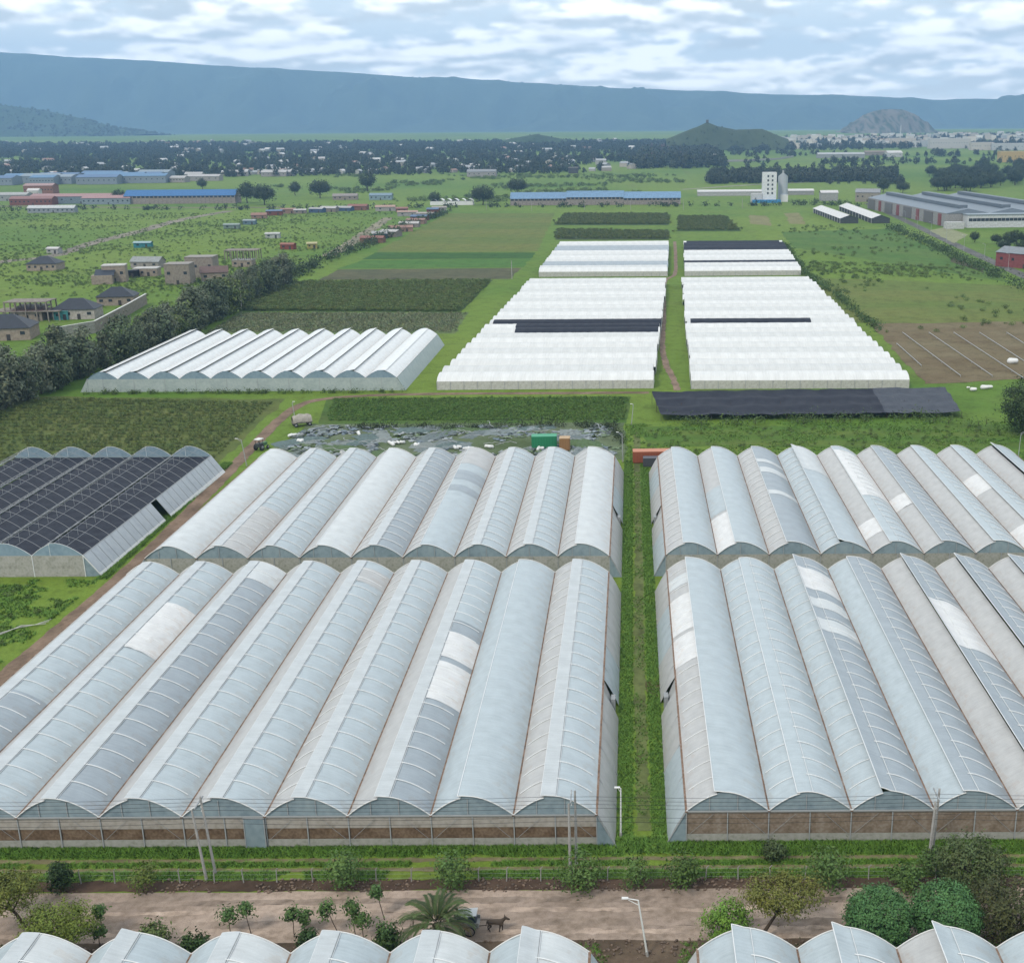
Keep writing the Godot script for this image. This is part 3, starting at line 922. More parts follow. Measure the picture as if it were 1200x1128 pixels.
# long white plastic tunnels lying side by side
func tunnel_block(label: String, nl: Vector3, nr: Vector3, fl: Vector3, fr: Vector3, n: int, special: Dictionary) -> void:
	var mid := (nl + nr + fl + fr) / 4.0
	mid.y = 0
	var g := thing("tunnel_greenhouse", label, "greenhouse", mid)
	var f := noise_at(n + int(nl.x), 0.4, 3)
	for k in n:
		var l0 := nl.lerp(fl, float(k) / n) - mid; var l1 := nl.lerp(fl, float(k + 1) / n) - mid
		var r0 := nr.lerp(fr, float(k) / n) - mid; var r1 := nr.lerp(fr, float(k + 1) / n) - mid
		var sp: Array = special.get(k, ["W", 0.0, 1.0])
		var hgt := 1.5 + f.get_noise_1d(k * 9.0) * 0.3
		var dx0 := f.get_noise_1d(k * 31.0) * 0.8
		var cover := func(a: float, b: float, lift: float) -> ArrayMesh:
			var mb := MB.new()
			mb.sheet(maxi(6, int(48 * (b - a))), 9, func(s, t):
				var q := lerpf(a, b, s)
				var p := (l0.lerp(l1, t)).lerp(r0.lerp(r1, t), q)
				p.x += dx0
				var y := 2.3 + hgt * pow(sin(PI * clampf(t, 0.0, 1.0)), 0.6)
				y += f.get_noise_2d(q * 60.0, k * 5.0 + t * 3.0) * 0.07 - 0.03 * absf(sin(q * 24.0 * PI))
				return Vector3(p.x, y + lift, p.z), func(s, t): return Vector2(lerpf(a, b, s) * 2.0 + k * 0.37, 0.1 + 0.5 * t))
			return mb.done()
		var m: Material = M.tunnel[k % 3]
		part("tunnel_film", cover.call(0.0, 1.0, 0.0), m if sp[0] != "G" else M.film["B"], g)
		if sp[0] == "N": part("shade_cloth", cover.call(sp[1], sp[2], 0.07), M.net, g)
		for e in 2:
			var mb := MB.new()
			for j in 10:
				var a := (l0 if e == 0 else r0).lerp(l1 if e == 0 else r1, j / 10.0); var b := (l0 if e == 0 else r0).lerp(l1 if e == 0 else r1, (j + 1) / 10.0)
				a.x += dx0; b.x += dx0
				var ya := 2.25 + hgt * pow(sin(PI * j / 10.0), 0.6); var yb := 2.25 + hgt * pow(sin(PI * (j + 1) / 10.0), 0.6)
				mb.quad(Vector3(a.x, 0, a.z), Vector3(b.x, 0, b.z), Vector3(b.x, yb, b.z), Vector3(a.x, ya, a.z))
			part("tunnel_end", mb.done(), m, g)
		if k == 0:
			for j in 16:
				var mb := MB.new()
				mb.quad(l0.lerp(r0, j / 16.0), l0.lerp(r0, (j + 1) / 16.0), l0.lerp(r0, (j + 1) / 16.0) + Vector3(0, 2.3, 0), l0.lerp(r0, j / 16.0) + Vector3(0, 2.3, 0))
				part("side_curtain", mb.done(), M.skirtpale, g)
				mb = MB.new()
				mb.box(l0.lerp(r0, j / 16.0) + Vector3(0, 1.15, 0.05), Vector3(0.12, 2.3, 0.1))
				part("post", mb.done(), M.steel, g)


func tunnels() -> void:
	tunnel_block("white plastic tunnels with a ragged band of black cloth, beside the sandy footpath", Vector3(-48.7, 0, -311.5), Vector3(9.3, 0, -311.8), Vector3(-41.2, 0, -531), Vector3(18.9, 0, -530.5), 24, {8: ["N", 0.19, 0.99], 9: ["N", 0.18, 1.0], 10: ["N", 0.02, 1.0]})
	tunnel_block("white plastic tunnels with one narrow black strip, behind the dark shade net", Vector3(19.3, 0, -310.6), Vector3(77.4, 0, -310.0), Vector3(25.8, 0, -530.4), Vector3(81.8, 0, -530.6), 24, {10: ["N", 0.02, 0.74]})
	tunnel_block("smaller patchy grey and white plastic tunnels next to dark crop beds", Vector3(-40.2, 0, -563), Vector3(20.4, 0, -562.0), Vector3(-38.3, 0, -708), Vector3(25.2, 0, -708), 16, {2: ["G", 0, 1], 3: ["G", 0, 1], 10: ["G", 0, 1], 11: ["G", 0, 1], 12: ["G", 0, 1]})
	tunnel_block("smaller plastic tunnels whose farthest rows are black", Vector3(28.4, 0, -562.4), Vector3(83.2, 0, -562.8), Vector3(33.9, 0, -704), Vector3(91.2, 0, -704), 16, {3: ["N", 0.0, 1.0], 10: ["N", 0.0, 1.0], 11: ["N", 0.0, 1.0], 12: ["N", 0.0, 1.0], 13: ["N", 0.0, 1.0], 14: ["N", 0.0, 1.0], 15: ["N", 0.03, 0.97]})


func net_house() -> void:
	var c: Vector3 = Vector3(46.68, 0.00, -279.32)
	var g := thing("shade_net_shelter", "long low shelter of sagging black shade net in front of white tunnels", "shade net", Vector3(c.x, 0, c.z))
	var nl: Vector3 = Vector3(10.47, 1.60, -274.46) - g.position
	var nr: Vector3 = Vector3(82.38, 1.60, -276.03) - g.position
	var fl: Vector3 = Vector3(8.56, 3.20, -293.85) - g.position
	var fr: Vector3 = Vector3(83.46, 3.20, -296.75) - g.position
	var f := noise_at(41, 0.12, 4)
	for k in 4:
		var mb := MB.new()
		mb.sheet(24, 16, func(s, t):
			var q: float = (k + s) / 4.0
			var p := nl.lerp(nr, q).lerp(fl.lerp(fr, q), t)
			p.y += f.get_noise_2d(p.x, p.z) * 0.35 - 0.5 * absf(sin(q * 6.0 * PI)) * 0.5 - 0.4 * absf(sin(t * 3.0 * PI))
			p.z += f.get_noise_2d(p.x * 2.0 + 70.0, 3.0) * 0.6 * (1.0 - t)
			return p, func(s, t): return Vector2(s, t))
		part("net_sheet", mb.done(), M.net if k < 3 else M.greynet, g)
	for k in 13:
		for t in [0.02, 0.5, 0.98]:
			var p: Vector3 = nl.lerp(nr, k / 12.0).lerp(fl.lerp(fr, k / 12.0), t)
			var mb := MB.new()
			mb.tube(Vector3(p.x, 0, p.z), Vector3(p.x, p.y - 0.1, p.z), 0.06, 0.05, 5)
			part("pole", mb.done(), M.bark, g)


func more_materials() -> void:
	var ft: Texture2D = M.film["W"].albedo_texture
	M.film["T"] = film(ft, 0.90, 0.93, 0.93)
	M.film["F"] = film(ft, 0.59, 0.635, 0.655)
	M.tunnel = [film(ft, 0.83, 0.845, 0.835, 0.55), film(ft, 0.72, 0.74, 0.735, 0.55), film(ft, 0.78, 0.795, 0.785, 0.55)]
	M.bluenet = tm(ntex(256, 0.012, 0.05, [Color(0.20, 0.29, 0.36), Color(0.25, 0.35, 0.42), Color(0.30, 0.40, 0.47)], 31), 0.08, 0.6)
	M.palenet = tm(ntex(256, 0.012, 0.05, [Color(0.42, 0.46, 0.50), Color(0.50, 0.54, 0.58), Color(0.56, 0.60, 0.63)], 32), 0.08, 0.6)
	M.milk = tm(ntex(256, 0.012, 0.05, [Color(0.36, 0.43, 0.42), Color(0.43, 0.50, 0.49), Color(0.50, 0.56, 0.55)], 33), 0.08, 0.55)
	M.cloth = mt(0.75, 0.75, 0.73, 0.8)
	M.darkcloth = mt(0.03, 0.035, 0.05, 0.8)
	M.skin = mt(0.10, 0.05, 0.03, 0.6)
	M.hide = mt(0.07, 0.05, 0.035, 0.8)
	M.galv = mt(0.52, 0.56, 0.60, 0.45)
	M.skirtpale = tm(ntex(256, 0.03, 0.09, [Color(0.40, 0.40, 0.35), Color(0.55, 0.55, 0.51), Color(0.64, 0.64, 0.61)], 34), 0.12, 0.7)
	M.greynet = tm(ntex(256, 0.015, 0.08, [Color(0.05, 0.058, 0.075), Color(0.07, 0.08, 0.10), Color(0.10, 0.11, 0.13)], 35), 0.08, 0.75)


# ------------------------------------------------------------------ plants
func leaves(mb: MB, o: Vector3, r: Vector3, clumps: int, per: int, cr: float, leaf: float, tint: Color, spread := 0.35, hollow := 0.55) -> void:
	for k in clumps:
		var d := Vector3(rng.randfn(), rng.randfn(), rng.randfn()).normalized()
		var q := lerpf(hollow, 1.0, sqrt(rng.randf()))
		var cpos := o + d * q * r
		var ct := tint * (1.0 + rng.randf_range(-spread, spread) * 0.7)
		ct = ct.lerp(Color(ct.r * 1.35, ct.g * 1.1, ct.b * 0.8), rng.randf() * 0.6)
		var ck := cr * rng.randf_range(0.65, 1.25)
		for j in per:
			var e := Vector3(rng.randfn(), rng.randfn() * 0.8, rng.randfn()) * ck * 0.5
			var p := cpos + e
			var nn := (Vector3(rng.randfn(), rng.randfn() + 0.5, rng.randfn()).normalized() + (d + e.normalized() * 0.6) * 1.1).normalized()
			var a := nn.cross(Vector3(rng.randfn(), rng.randfn(), rng.randfn())).normalized()
			var b := nn.cross(a)
			var s := leaf * rng.randf_range(0.6, 1.3)
			mb.col = ct * rng.randf_range(0.9, 1.1)
			mb.col.a = 1
			mb.leaf(p - a * s, p - b * s * 0.45, p + a * s, p + b * s * 0.45, nn)


func trunk_mesh(h: float, r: float, limbs: int, reach: float, lean := Vector3.ZERO) -> ArrayMesh:
	var mb := MB.new()
	var pts := []
	var rad := []
	for k in 6:
		var t := k / 5.0
		pts.append(Vector3(sin(t * 3.0) * 0.06 * h, t * h, cos(t * 2.3) * 0.05 * h - 0.05 * h) + lean * t * t)
		rad.append(r * (1.0 - 0.65 * t))
	mb.pipe(pts, rad, 7)
	for k in limbs:
		var a := TAU * k / limbs + rng.randf() * 0.8
		var st: Vector3 = pts[3].lerp(pts[5], rng.randf())
		var e := st + Vector3(cos(a) * reach, h * rng.randf_range(0.15, 0.45), sin(a) * reach)
		mb.pipe([st, st.lerp(e, 0.5) + Vector3(0, -0.06 * h, 0), e], [r * 0.42, r * 0.28, r * 0.1], 5)
	return mb.done()


# the mesh of a plant's crown, standing on y = 0
func crown_mesh(o: Vector3, r: Vector3, clumps: int, per: int, cr: float, leaf: float, tint: Color, spread := 0.35, hollow := 0.55) -> ArrayMesh:
	var mb := MB.new()
	leaves(mb, o, r, clumps, per, cr, leaf, tint, spread, hollow)
	return mb.done()


func plant(called: String, label: String, category: String, at: Vector3, trunk: ArrayMesh, crown: ArrayMesh, group := "", turn := 0.0, size := 1.0) -> Node3D:
	var o := thing(called, label, category, at, turn, group)
	part("trunk", trunk, M.bark, o)
	part("crown", crown, M.leaf, o)
	o.scale = Vector3.ONE * size
	return o


func tall_crown(h: float, r: float, tint: Color, clumps: int, per: int, leaf: float) -> ArrayMesh:
	var mb := MB.new()
	for k in 7:
		var t := k / 6.0
		var rr := r * (0.55 + 0.6 * sin(PI * clampf(0.18 + t * 0.78, 0, 1))) * rng.randf_range(0.8, 1.1)
		leaves(mb, Vector3(rng.randfn() * r * 0.18, h * (0.14 + 0.74 * t), rng.randfn() * r * 0.18), Vector3(rr, h * 0.13, rr), clumps, per, r * 0.36, leaf, tint * rng.randf_range(0.85, 1.15), 0.35, 0.5)
	return mb.done()


func hedge(label: String, pts: Array, h: float, w: float, tint: Color, leaf: float, per_m: float) -> void:
	var o := thing("hedge", label, "hedge", pts[0])
	var mb := MB.new()
	var st := MB.new()
	for k in pts.size() - 1:
		var a: Vector3 = pts[k] - pts[0]
		var b: Vector3 = pts[k + 1] - pts[0]
		var cnt := int((b - a).length() * per_m)
		for j in cnt:
			var p := a.lerp(b, rng.randf()) + Vector3(rng.randfn() * w * 0.3, 0, rng.randfn() * w * 0.3)
			var hh := h * rng.randf_range(0.65, 1.15)
			leaves(mb, p + Vector3(0, hh * 0.5, 0), Vector3(w * 0.5, hh * 0.5, w * 0.5), 4, 9, w * 0.5, leaf, tint, 0.35, 0.3)
			if j % 4 == 0: st.tube(p, p + Vector3(0, hh * 0.7, 0), 0.08, 0.04, 4)
	part("foliage", mb.done(), M.leaf, o)
	part("stems", st.done(), M.bark, o)


func area_places(n: int, a: Vector3, b: Vector3, c: Vector3, d: Vector3, smin: float, smax: float, f: FastNoiseLite = null, cut := -1.0, sy := 1.0) -> Array:
	var out := []
	for k in n:
		var s := rng.randf()
		var t := rng.randf()
		var p := a.lerp(b, s).lerp(d.lerp(c, s), t)
		if f and f.get_noise_2d(p.x, p.z) < cut: continue
		var q := rng.randf_range(smin, smax)
		out.append(Transform3D(Basis(Vector3.UP, rng.randf() * TAU).scaled(Vector3(q, q * sy * rng.randf_range(0.8, 1.2), q)), Vector3(p.x, elev(p.z), p.z)))
	return out


func row_places(a: Vector3, b: Vector3, c: Vector3, d: Vector3, rows: int, cols: int, jit: float, smin: float, smax: float, miss := 0.04) -> Array:
	var out := []
	for j in rows:
		for i in cols:
			if rng.randf() < miss: continue
			var s := (i + 0.5) / cols
			var p := a.lerp(b, s).lerp(d.lerp(c, s), (j + 0.5) / rows) + Vector3(rng.randfn() * jit * 1.6, 0, rng.randfn() * jit)
			var q := rng.randf_range(smin, smax)
			out.append(Transform3D(Basis(Vector3.UP, rng.randf() * TAU).scaled(Vector3(q, q * rng.randf_range(0.75, 1.15), q)), Vector3(p.x, 0, p.z)))
	return out


func tints(lo: float, hi: float) -> Array:
	var out := []
	for k in 23:
		var t := rng.randf_range(lo, hi)
		out.append(Color(t * rng.randf_range(0.9, 1.15), t, t * rng.randf_range(0.8, 1.05)))
	return out


func stuff(called: String, label: String, category: String, mesh: Mesh, places: Array, lo := 0.75, hi := 1.2) -> void:
	var o := scatter(called, mesh, M.leaf, places, tints(lo, hi))
	tag(o, label, category)


func fields() -> void:
	# beds and meadows as sheets of earth and grass
	field("crop_field", Vector3(-170, 0, -240), Vector3(-83.5, 0, -239), Vector3(-86.5, 0, -301), Vector3(-160, 0, -307), Color(0.15, 0.19, 0.07), Color(0.22, 0.22, 0.10), 0.02, 1.5)
	field("crop_field", Vector3(-71, 0, -274), Vector3(2.2, 0, -273), Vector3(3.2, 0, -302), Vector3(-76, 0, -302), Color(0.10, 0.19, 0.045), Color(0.15, 0.20, 0.07), 0.02, 0.6)
	field("crop_field", Vector3(-143.49, 0.00, -405.80), Vector3(-56.93, 0.00, -402.47), Vector3(-59.37, 0.00, -451.47), Vector3(-147.43, 0.00, -455.27), Color(0.17, 0.22, 0.12), Color(0.22, 0.26, 0.16), 0.03, 1.5)
	field("crop_field", Vector3(-149.81, 0.00, -457.58), Vector3(-61.66, 0.00, -451.57), Vector3(-60.53, 0.00, -552.19), Vector3(-161.27, 0.00, -551.08), Color(0.06, 0.10, 0.035), Color(0.10, 0.15, 0.05), 0.03, 1.0)
	field("ploughed_field", Vector3(-141.74, 0.00, -556.47), Vector3(-53.31, 0.00, -555.04), Vector3(-51.37, 0.00, -600.51), Vector3(-143.73, 0.00, -598.27), Color(0.13, 0.125, 0.10), Color(0.20, 0.17, 0.135), 0.04, 1.5)
	field("meadow", Vector3(-144.63, 0.00, -602.07), Vector3(-51.28, 0.00, -604.31), Vector3(-50.72, 0.00, -645.08), Vector3(-140.42, 0.00, -641.95), Color(0.10, 0.23, 0.05), Color(0.14, 0.26, 0.07), 0.05, 1.5)
	field("meadow", Vector3(-141.36, 0.00, -646.31), Vector3(-50.72, 0.00, -645.08), Vector3(-50.42, 0.00, -676.95), Vector3(-142.03, 0.00, -682.87), Color(0.06, 0.15, 0.035), Color(0.08, 0.18, 0.045), 0.06, 1.5)
	field("meadow", Vector3(-143.05, 0.00, -687.79), Vector3(-49.82, 0.00, -681.72), Vector3(-59.77, 0.00, -998.42), Vector3(-148.83, 0.00, -1006.90), Color(0.17, 0.23, 0.06), Color(0.27, 0.26, 0.10), 0.05, 2.0, 3.0)
	field("meadow", Vector3(97.28, 0.00, -696.85), Vector3(173.17, 0.00, -527.58), Vector3(177.91, 0.00, -823.97), Vector3(102.58, 0.00, -802.16), Color(0.11, 0.22, 0.05), Color(0.18, 0.26, 0.08), 0.03, 2.0, 3.0)
	field("meadow", Vector3(82.37, 0.00, -420.88), Vector3(154.24, 0.00, -417.96), Vector3(172.29, 0.00, -518.75), Vector3(84.52, 0.00, -554.22), Color(0.19, 0.25, 0.075), Color(0.26, 0.26, 0.10), 0.04, 2.0, 2.0)
	field("bare_soil", Vector3(83.03, 0.00, -315.11), Vector3(134.10, 0.00, -325.04), Vector3(150.42, 0.00, -420.04), Vector3(87.43, 0.00, -418.75), Color(0.25, 0.165, 0.14), Color(0.32, 0.235, 0.21), 0.05, 2.0)
	field("bare_soil", Vector3(5.25, 0.00, -132.98), Vector3(7.63, 0.00, -131.58), Vector3(7.64, 0.00, -135.77), Vector3(5.07, 0.00, -136.05), Color(0.16, 0.10, 0.075), Color(0.22, 0.15, 0.11), 0.03, 0.6)
	field("meadow", Vector3(7.11, 0.00, -252.13), Vector3(98.51, 0.00, -245.64), Vector3(102.99, 0.00, -269.23), Vector3(4.36, 0.00, -269.30), Color(0.11, 0.22, 0.045), Color(0.20, 0.24, 0.07), 0.03, 1.0, 2.0)
	field("crop_field", Vector3(-53.22, 0.00, -872.81), Vector3(30.29, 0.00, -865.86), Vector3(33.36, 0.00, -989.56), Vector3(-51.30, 0.00, -997.62), Color(0.075, 0.12, 0.05), Color(0.10, 0.15, 0.06), 0.05, 2.0)
	field("crop_field", Vector3(33.90, 0.00, -814.34), Vector3(76.73, 0.00, -810.98), Vector3(78.78, 0.00, -955.96), Vector3(41.24, 0.00, -959.43), Color(0.06, 0.105, 0.04), Color(0.09, 0.14, 0.05), 0.05, 2.0)
	field("crop_field", Vector3(-44.77, 0.00, -756.34), Vector3(27.33, 0.00, -751.14), Vector3(28.94, 0.00, -821.68), Vector3(-48.90, 0.00, -842.20), Color(0.07, 0.10, 0.05), Color(0.11, 0.13, 0.07), 0.05, 2.0)
	field("bare_soil", Vector3(89.95, 0.00, -876.61), Vector3(102.61, 0.00, -852.19), Vector3(110.74, 0.00, -953.01), Vector3(97.01, 0.00, -963.83), Color(0.33, 0.28, 0.18), Color(0.40, 0.34, 0.24), 0.05, 3.0)
	field("bare_soil", Vector3(117.45, 0.00, -874.28), Vector3(128.53, 0.00, -865.44), Vector3(139.13, 0.00, -989.58), Vector3(127.57, 0.00, -980.59), Color(0.33, 0.28, 0.18), Color(0.40, 0.34, 0.24), 0.05, 3.0)
	field("bare_soil", Vector3(167.50, 0.00, -615.05), Vector3(171.05, 0.00, -566.32), Vector3(177.11, 0.00, -594.90), Vector3(173.68, 0.00, -644.28), Color(0.10, 0.085, 0.07), Color(0.16, 0.13, 0.11), 0.06, 3.0)
	field("rubbish_ground", Vector3(-75, 0, -242), Vector3(2, 0, -241), Vector3(2, 0, -273), Vector3(-73, 0, -274), Color(0.13, 0.17, 0.10), Color(0.25, 0.27, 0.25), 0.03, 1.5)

	# crops: plants in rows
	var bush := crown_mesh(Vector3(0, 0.42, 0), Vector3(0.42, 0.36, 0.42), 9, 9, 0.34, 0.15, Color(0.12, 0.18, 0.06))
	var low := crown_mesh(Vector3(0, 0.25, 0), Vector3(0.38, 0.2, 0.38), 6, 8, 0.3, 0.14, Color(0.10, 0.20, 0.048))
	stuff("shrub_rows", "dark low shrubs planted in rows behind the black shade-cloth house", "crop", bush, row_places(Vector3(-168, 0, -241), Vector3(-85, 0, -240), Vector3(-88.5, 0, -297), Vector3(-150, 0, -304), 20, 100, 0.12, 0.75, 1.3, 0.14))
	stuff("leafy_rows", "fresh green leafy crop in fine rows beside the curving track", "crop", low, row_places(Vector3(-69, 0, -277), Vector3(1.5, 0, -276), Vector3(2.5, 0, -301), Vector3(-74, 0, -301), 22, 120, 0.18, 0.8, 1.3, 0.06), 0.7, 1.2)
	var fuzz := crown_mesh(Vector3(0, 0.25, 0), Vector3(0.6, 0.22, 0.5), 5, 8, 0.4, 0.2, Color(0.16, 0.20, 0.12))
	stuff("pale_rows", "pale grey-green crop behind the bright white greenhouse", "crop", fuzz, row_places(Vector3(-143.23, 0.00, -409.35), Vector3(-58.32, 0.00, -406.06), Vector3(-60.05, 0.00, -449.33), Vector3(-145.07, 0.00, -452.98), 30, 95, 0.4, 0.9, 1.4))
	stuff("dark_rows", "dark green crop rows between ploughed strip and pale crop", "crop", bush, row_places(Vector3(-148.86, 0.00, -459.77), Vector3(-62.95, 0.00, -453.82), Vector3(-61.75, 0.00, -549.06), Vector3(-158.76, 0.00, -547.79), 36, 95, 0.5, 1.3, 2.1), 0.7, 1.1)
	stuff("dark_bed", "dark square crop beds beyond the plastic tunnels", "crop", bush, row_places(Vector3(-52.47, 0.00, -880.65), Vector3(29.91, 0.00, -873.73), Vector3(32.37, 0.00, -979.66), Vector3(-49.36, 0.00, -987.36), 26, 60, 0.8, 1.8, 2.6) + row_places(Vector3(35.31, 0.00, -821.18), Vector3(76.19, 0.00, -817.95), Vector3(76.73, 0.00, -946.77), Vector3(41.54, 0.00, -949.99), 26, 32, 0.8, 1.8, 2.6) + row_places(Vector3(-44.60, 0.00, -762.30), Vector3(26.98, 0.00, -757.09), Vector3(28.16, 0.00, -814.79), Vector3(-47.87, 0.00, -834.87), 12, 55, 0.8, 1.6, 2.4), 0.6, 1.0)

	# grass by the houses: tufts
	var tf := MB.new()
	for k in 14:
		var a := rng.randf() * TAU
		var rr := rng.randf_range(0.0, 0.28)
		var p := Vector3(cos(a) * rr, 0, sin(a) * rr)
		var tip := p + Vector3(rng.randfn() * 0.12, rng.randf_range(0.10, 0.22), rng.randfn() * 0.14)
		var sd := Vector3(cos(a + 1.5), 0, sin(a + 1.5)) * 0.032
		tf.col = Color(0.12, 0.245, 0.04) * rng.randf_range(0.8, 1.25)
		tf.col.a = 1
		tf.leaf(p - sd, p + sd, tip + sd * 0.2, tip - sd * 0.2, Vector3(rng.randfn() * 0.3, 1, rng.randfn() * 0.3).normalized())
	var tuft := tf.done()
	var gn := noise_at(200, 0.09, 3)
	var gp := []
	for e in [[-95.3, -96.5, 12000], [-97.3, -98.0, 5000], [-98.8, -101.8, 20000]]:
		gp += area_places(e[2], Vector3(-90, 0, e[0]), Vector3(80, 0, e[0]), Vector3(80, 0, e[1]), Vector3(-90, 0, e[1]), 0.6, 1.3, gn, -0.3)
	gp += area_places(9000, Vector3(-90, 0, -99.2), Vector3(80, 0, -99.2), Vector3(80, 0, -102.0), Vector3(-90, 0, -101.2), 1.0, 1.8, null, 0.0, 1.1)
	gp += area_places(8000, Vector3(1.9, 0, -101), Vector3(3.5, 0, -101), Vector3(3.6, 0, -240), Vector3(1.9, 0, -240), 0.5, 1.0)
	gp += area_places(8000, Vector3(5.4, 0, -101), Vector3(6.9, 0, -101), Vector3(6.9, 0, -240), Vector3(5.2, 0, -240), 0.5, 1.0)
	gp += area_places(9000, Vector3(1.9, 0, -101), Vector3(6.9, 0, -101), Vector3(6.9, 0, -272), Vector3(1.9, 0, -272), 0.5, 0.9, gn, -0.1)
	gp += area_places(22000, Vector3(-125, 0, -110), Vector3(-79.5, 0, -110), Vector3(-79.5, 0, -173), Vector3(-125, 0, -173), 0.7, 1.7, gn, -0.2)
	gp += area_places(6000, Vector3(-80, 0, -173), Vector3(-78.6, 0, -173), Vector3(-80.5, 0, -240), Vector3(-82.5, 0, -240), 0.8, 1.8)
	gp += area_places(16000, Vector3(3, 0, -232), Vector3(85, 0, -232), Vector3(100, 0, -272), Vector3(3, 0, -272), 0.6, 1.4, gn, -0.1)
	gp += area_places(7000, Vector3(-90, 0, -82.2), Vector3(80, 0, -82.2), Vector3(80, 0, -86.0), Vector3(-90, 0, -86.0), 0.6, 1.2, gn, 0.05)
	stuff("grass", "green grass growing along the verges and between the greenhouses", "grass", tuft, gp, 0.8, 1.35)
	# weeds and low scrub in the meadows
	var scrub := crown_mesh(Vector3(0, 0.5, 0), Vector3(0.9, 0.45, 0.9), 12, 10, 0.55, 0.17, Color(0.095, 0.16, 0.05))
	var sn := noise_at(201, 0.009, 4)
	var sp := area_places(9500, Vector3(-313.83, 0.00, -514.45), Vector3(-145.48, 0.00, -506.38), Vector3(-168.57, 0.00, -1019.17), Vector3(-640.33, 0.00, -1064.55), 0.3, 1.05, sn, 0.02)
	sp += area_places(3000, Vector3(-242.41, 0.00, -394.12), Vector3(-149.45, 0.00, -520.43), Vector3(-168.57, 0.00, -1019.17), Vector3(-640.33, 0.00, -1064.55), 0.3, 1.0)
	sp += area_places(800, Vector3(56.16, 0.00, -383.08), Vector3(155.90, 0.00, -414.08), Vector3(199.11, 0.00, -867.36), Vector3(105.25, 0.00, -875.32), 0.6, 1.6, sn, 0.1)
	sp += area_places(420, Vector3(87.88, 0.00, -577.95), Vector3(171.31, 0.00, -527.68), Vector3(177.06, 0.00, -580.10), Vector3(96.52, 0.00, -623.40), 0.5, 1.2, sn, -0.1)
	sp += area_places(3000, Vector3(-349.34, 0.00, -1142.26), Vector3(52.48, 0.00, -1165.53), Vector3(75.17, 3.48, -1713.37), Vector3(-547.56, 4.41, -1796.86), 1.5, 4.0, noise_at(202, 0.004, 3), 0.22)
	sp += area_places(420, Vector3(-130, 0, -110), Vector3(-80, 0, -112), Vector3(-80, 0, -172), Vector3(-130, 0, -172), 0.3, 0.9, gn, 0.05)
	sp += area_places(240, Vector3(5, 0, -235), Vector3(80, 0, -236), Vector3(90, 0, -268), Vector3(5, 0, -268), 0.3, 0.7)
	stuff("scrub", "dark low scrub dotted over the open pasture", "scrub", scrub, sp, 0.7, 1.3)


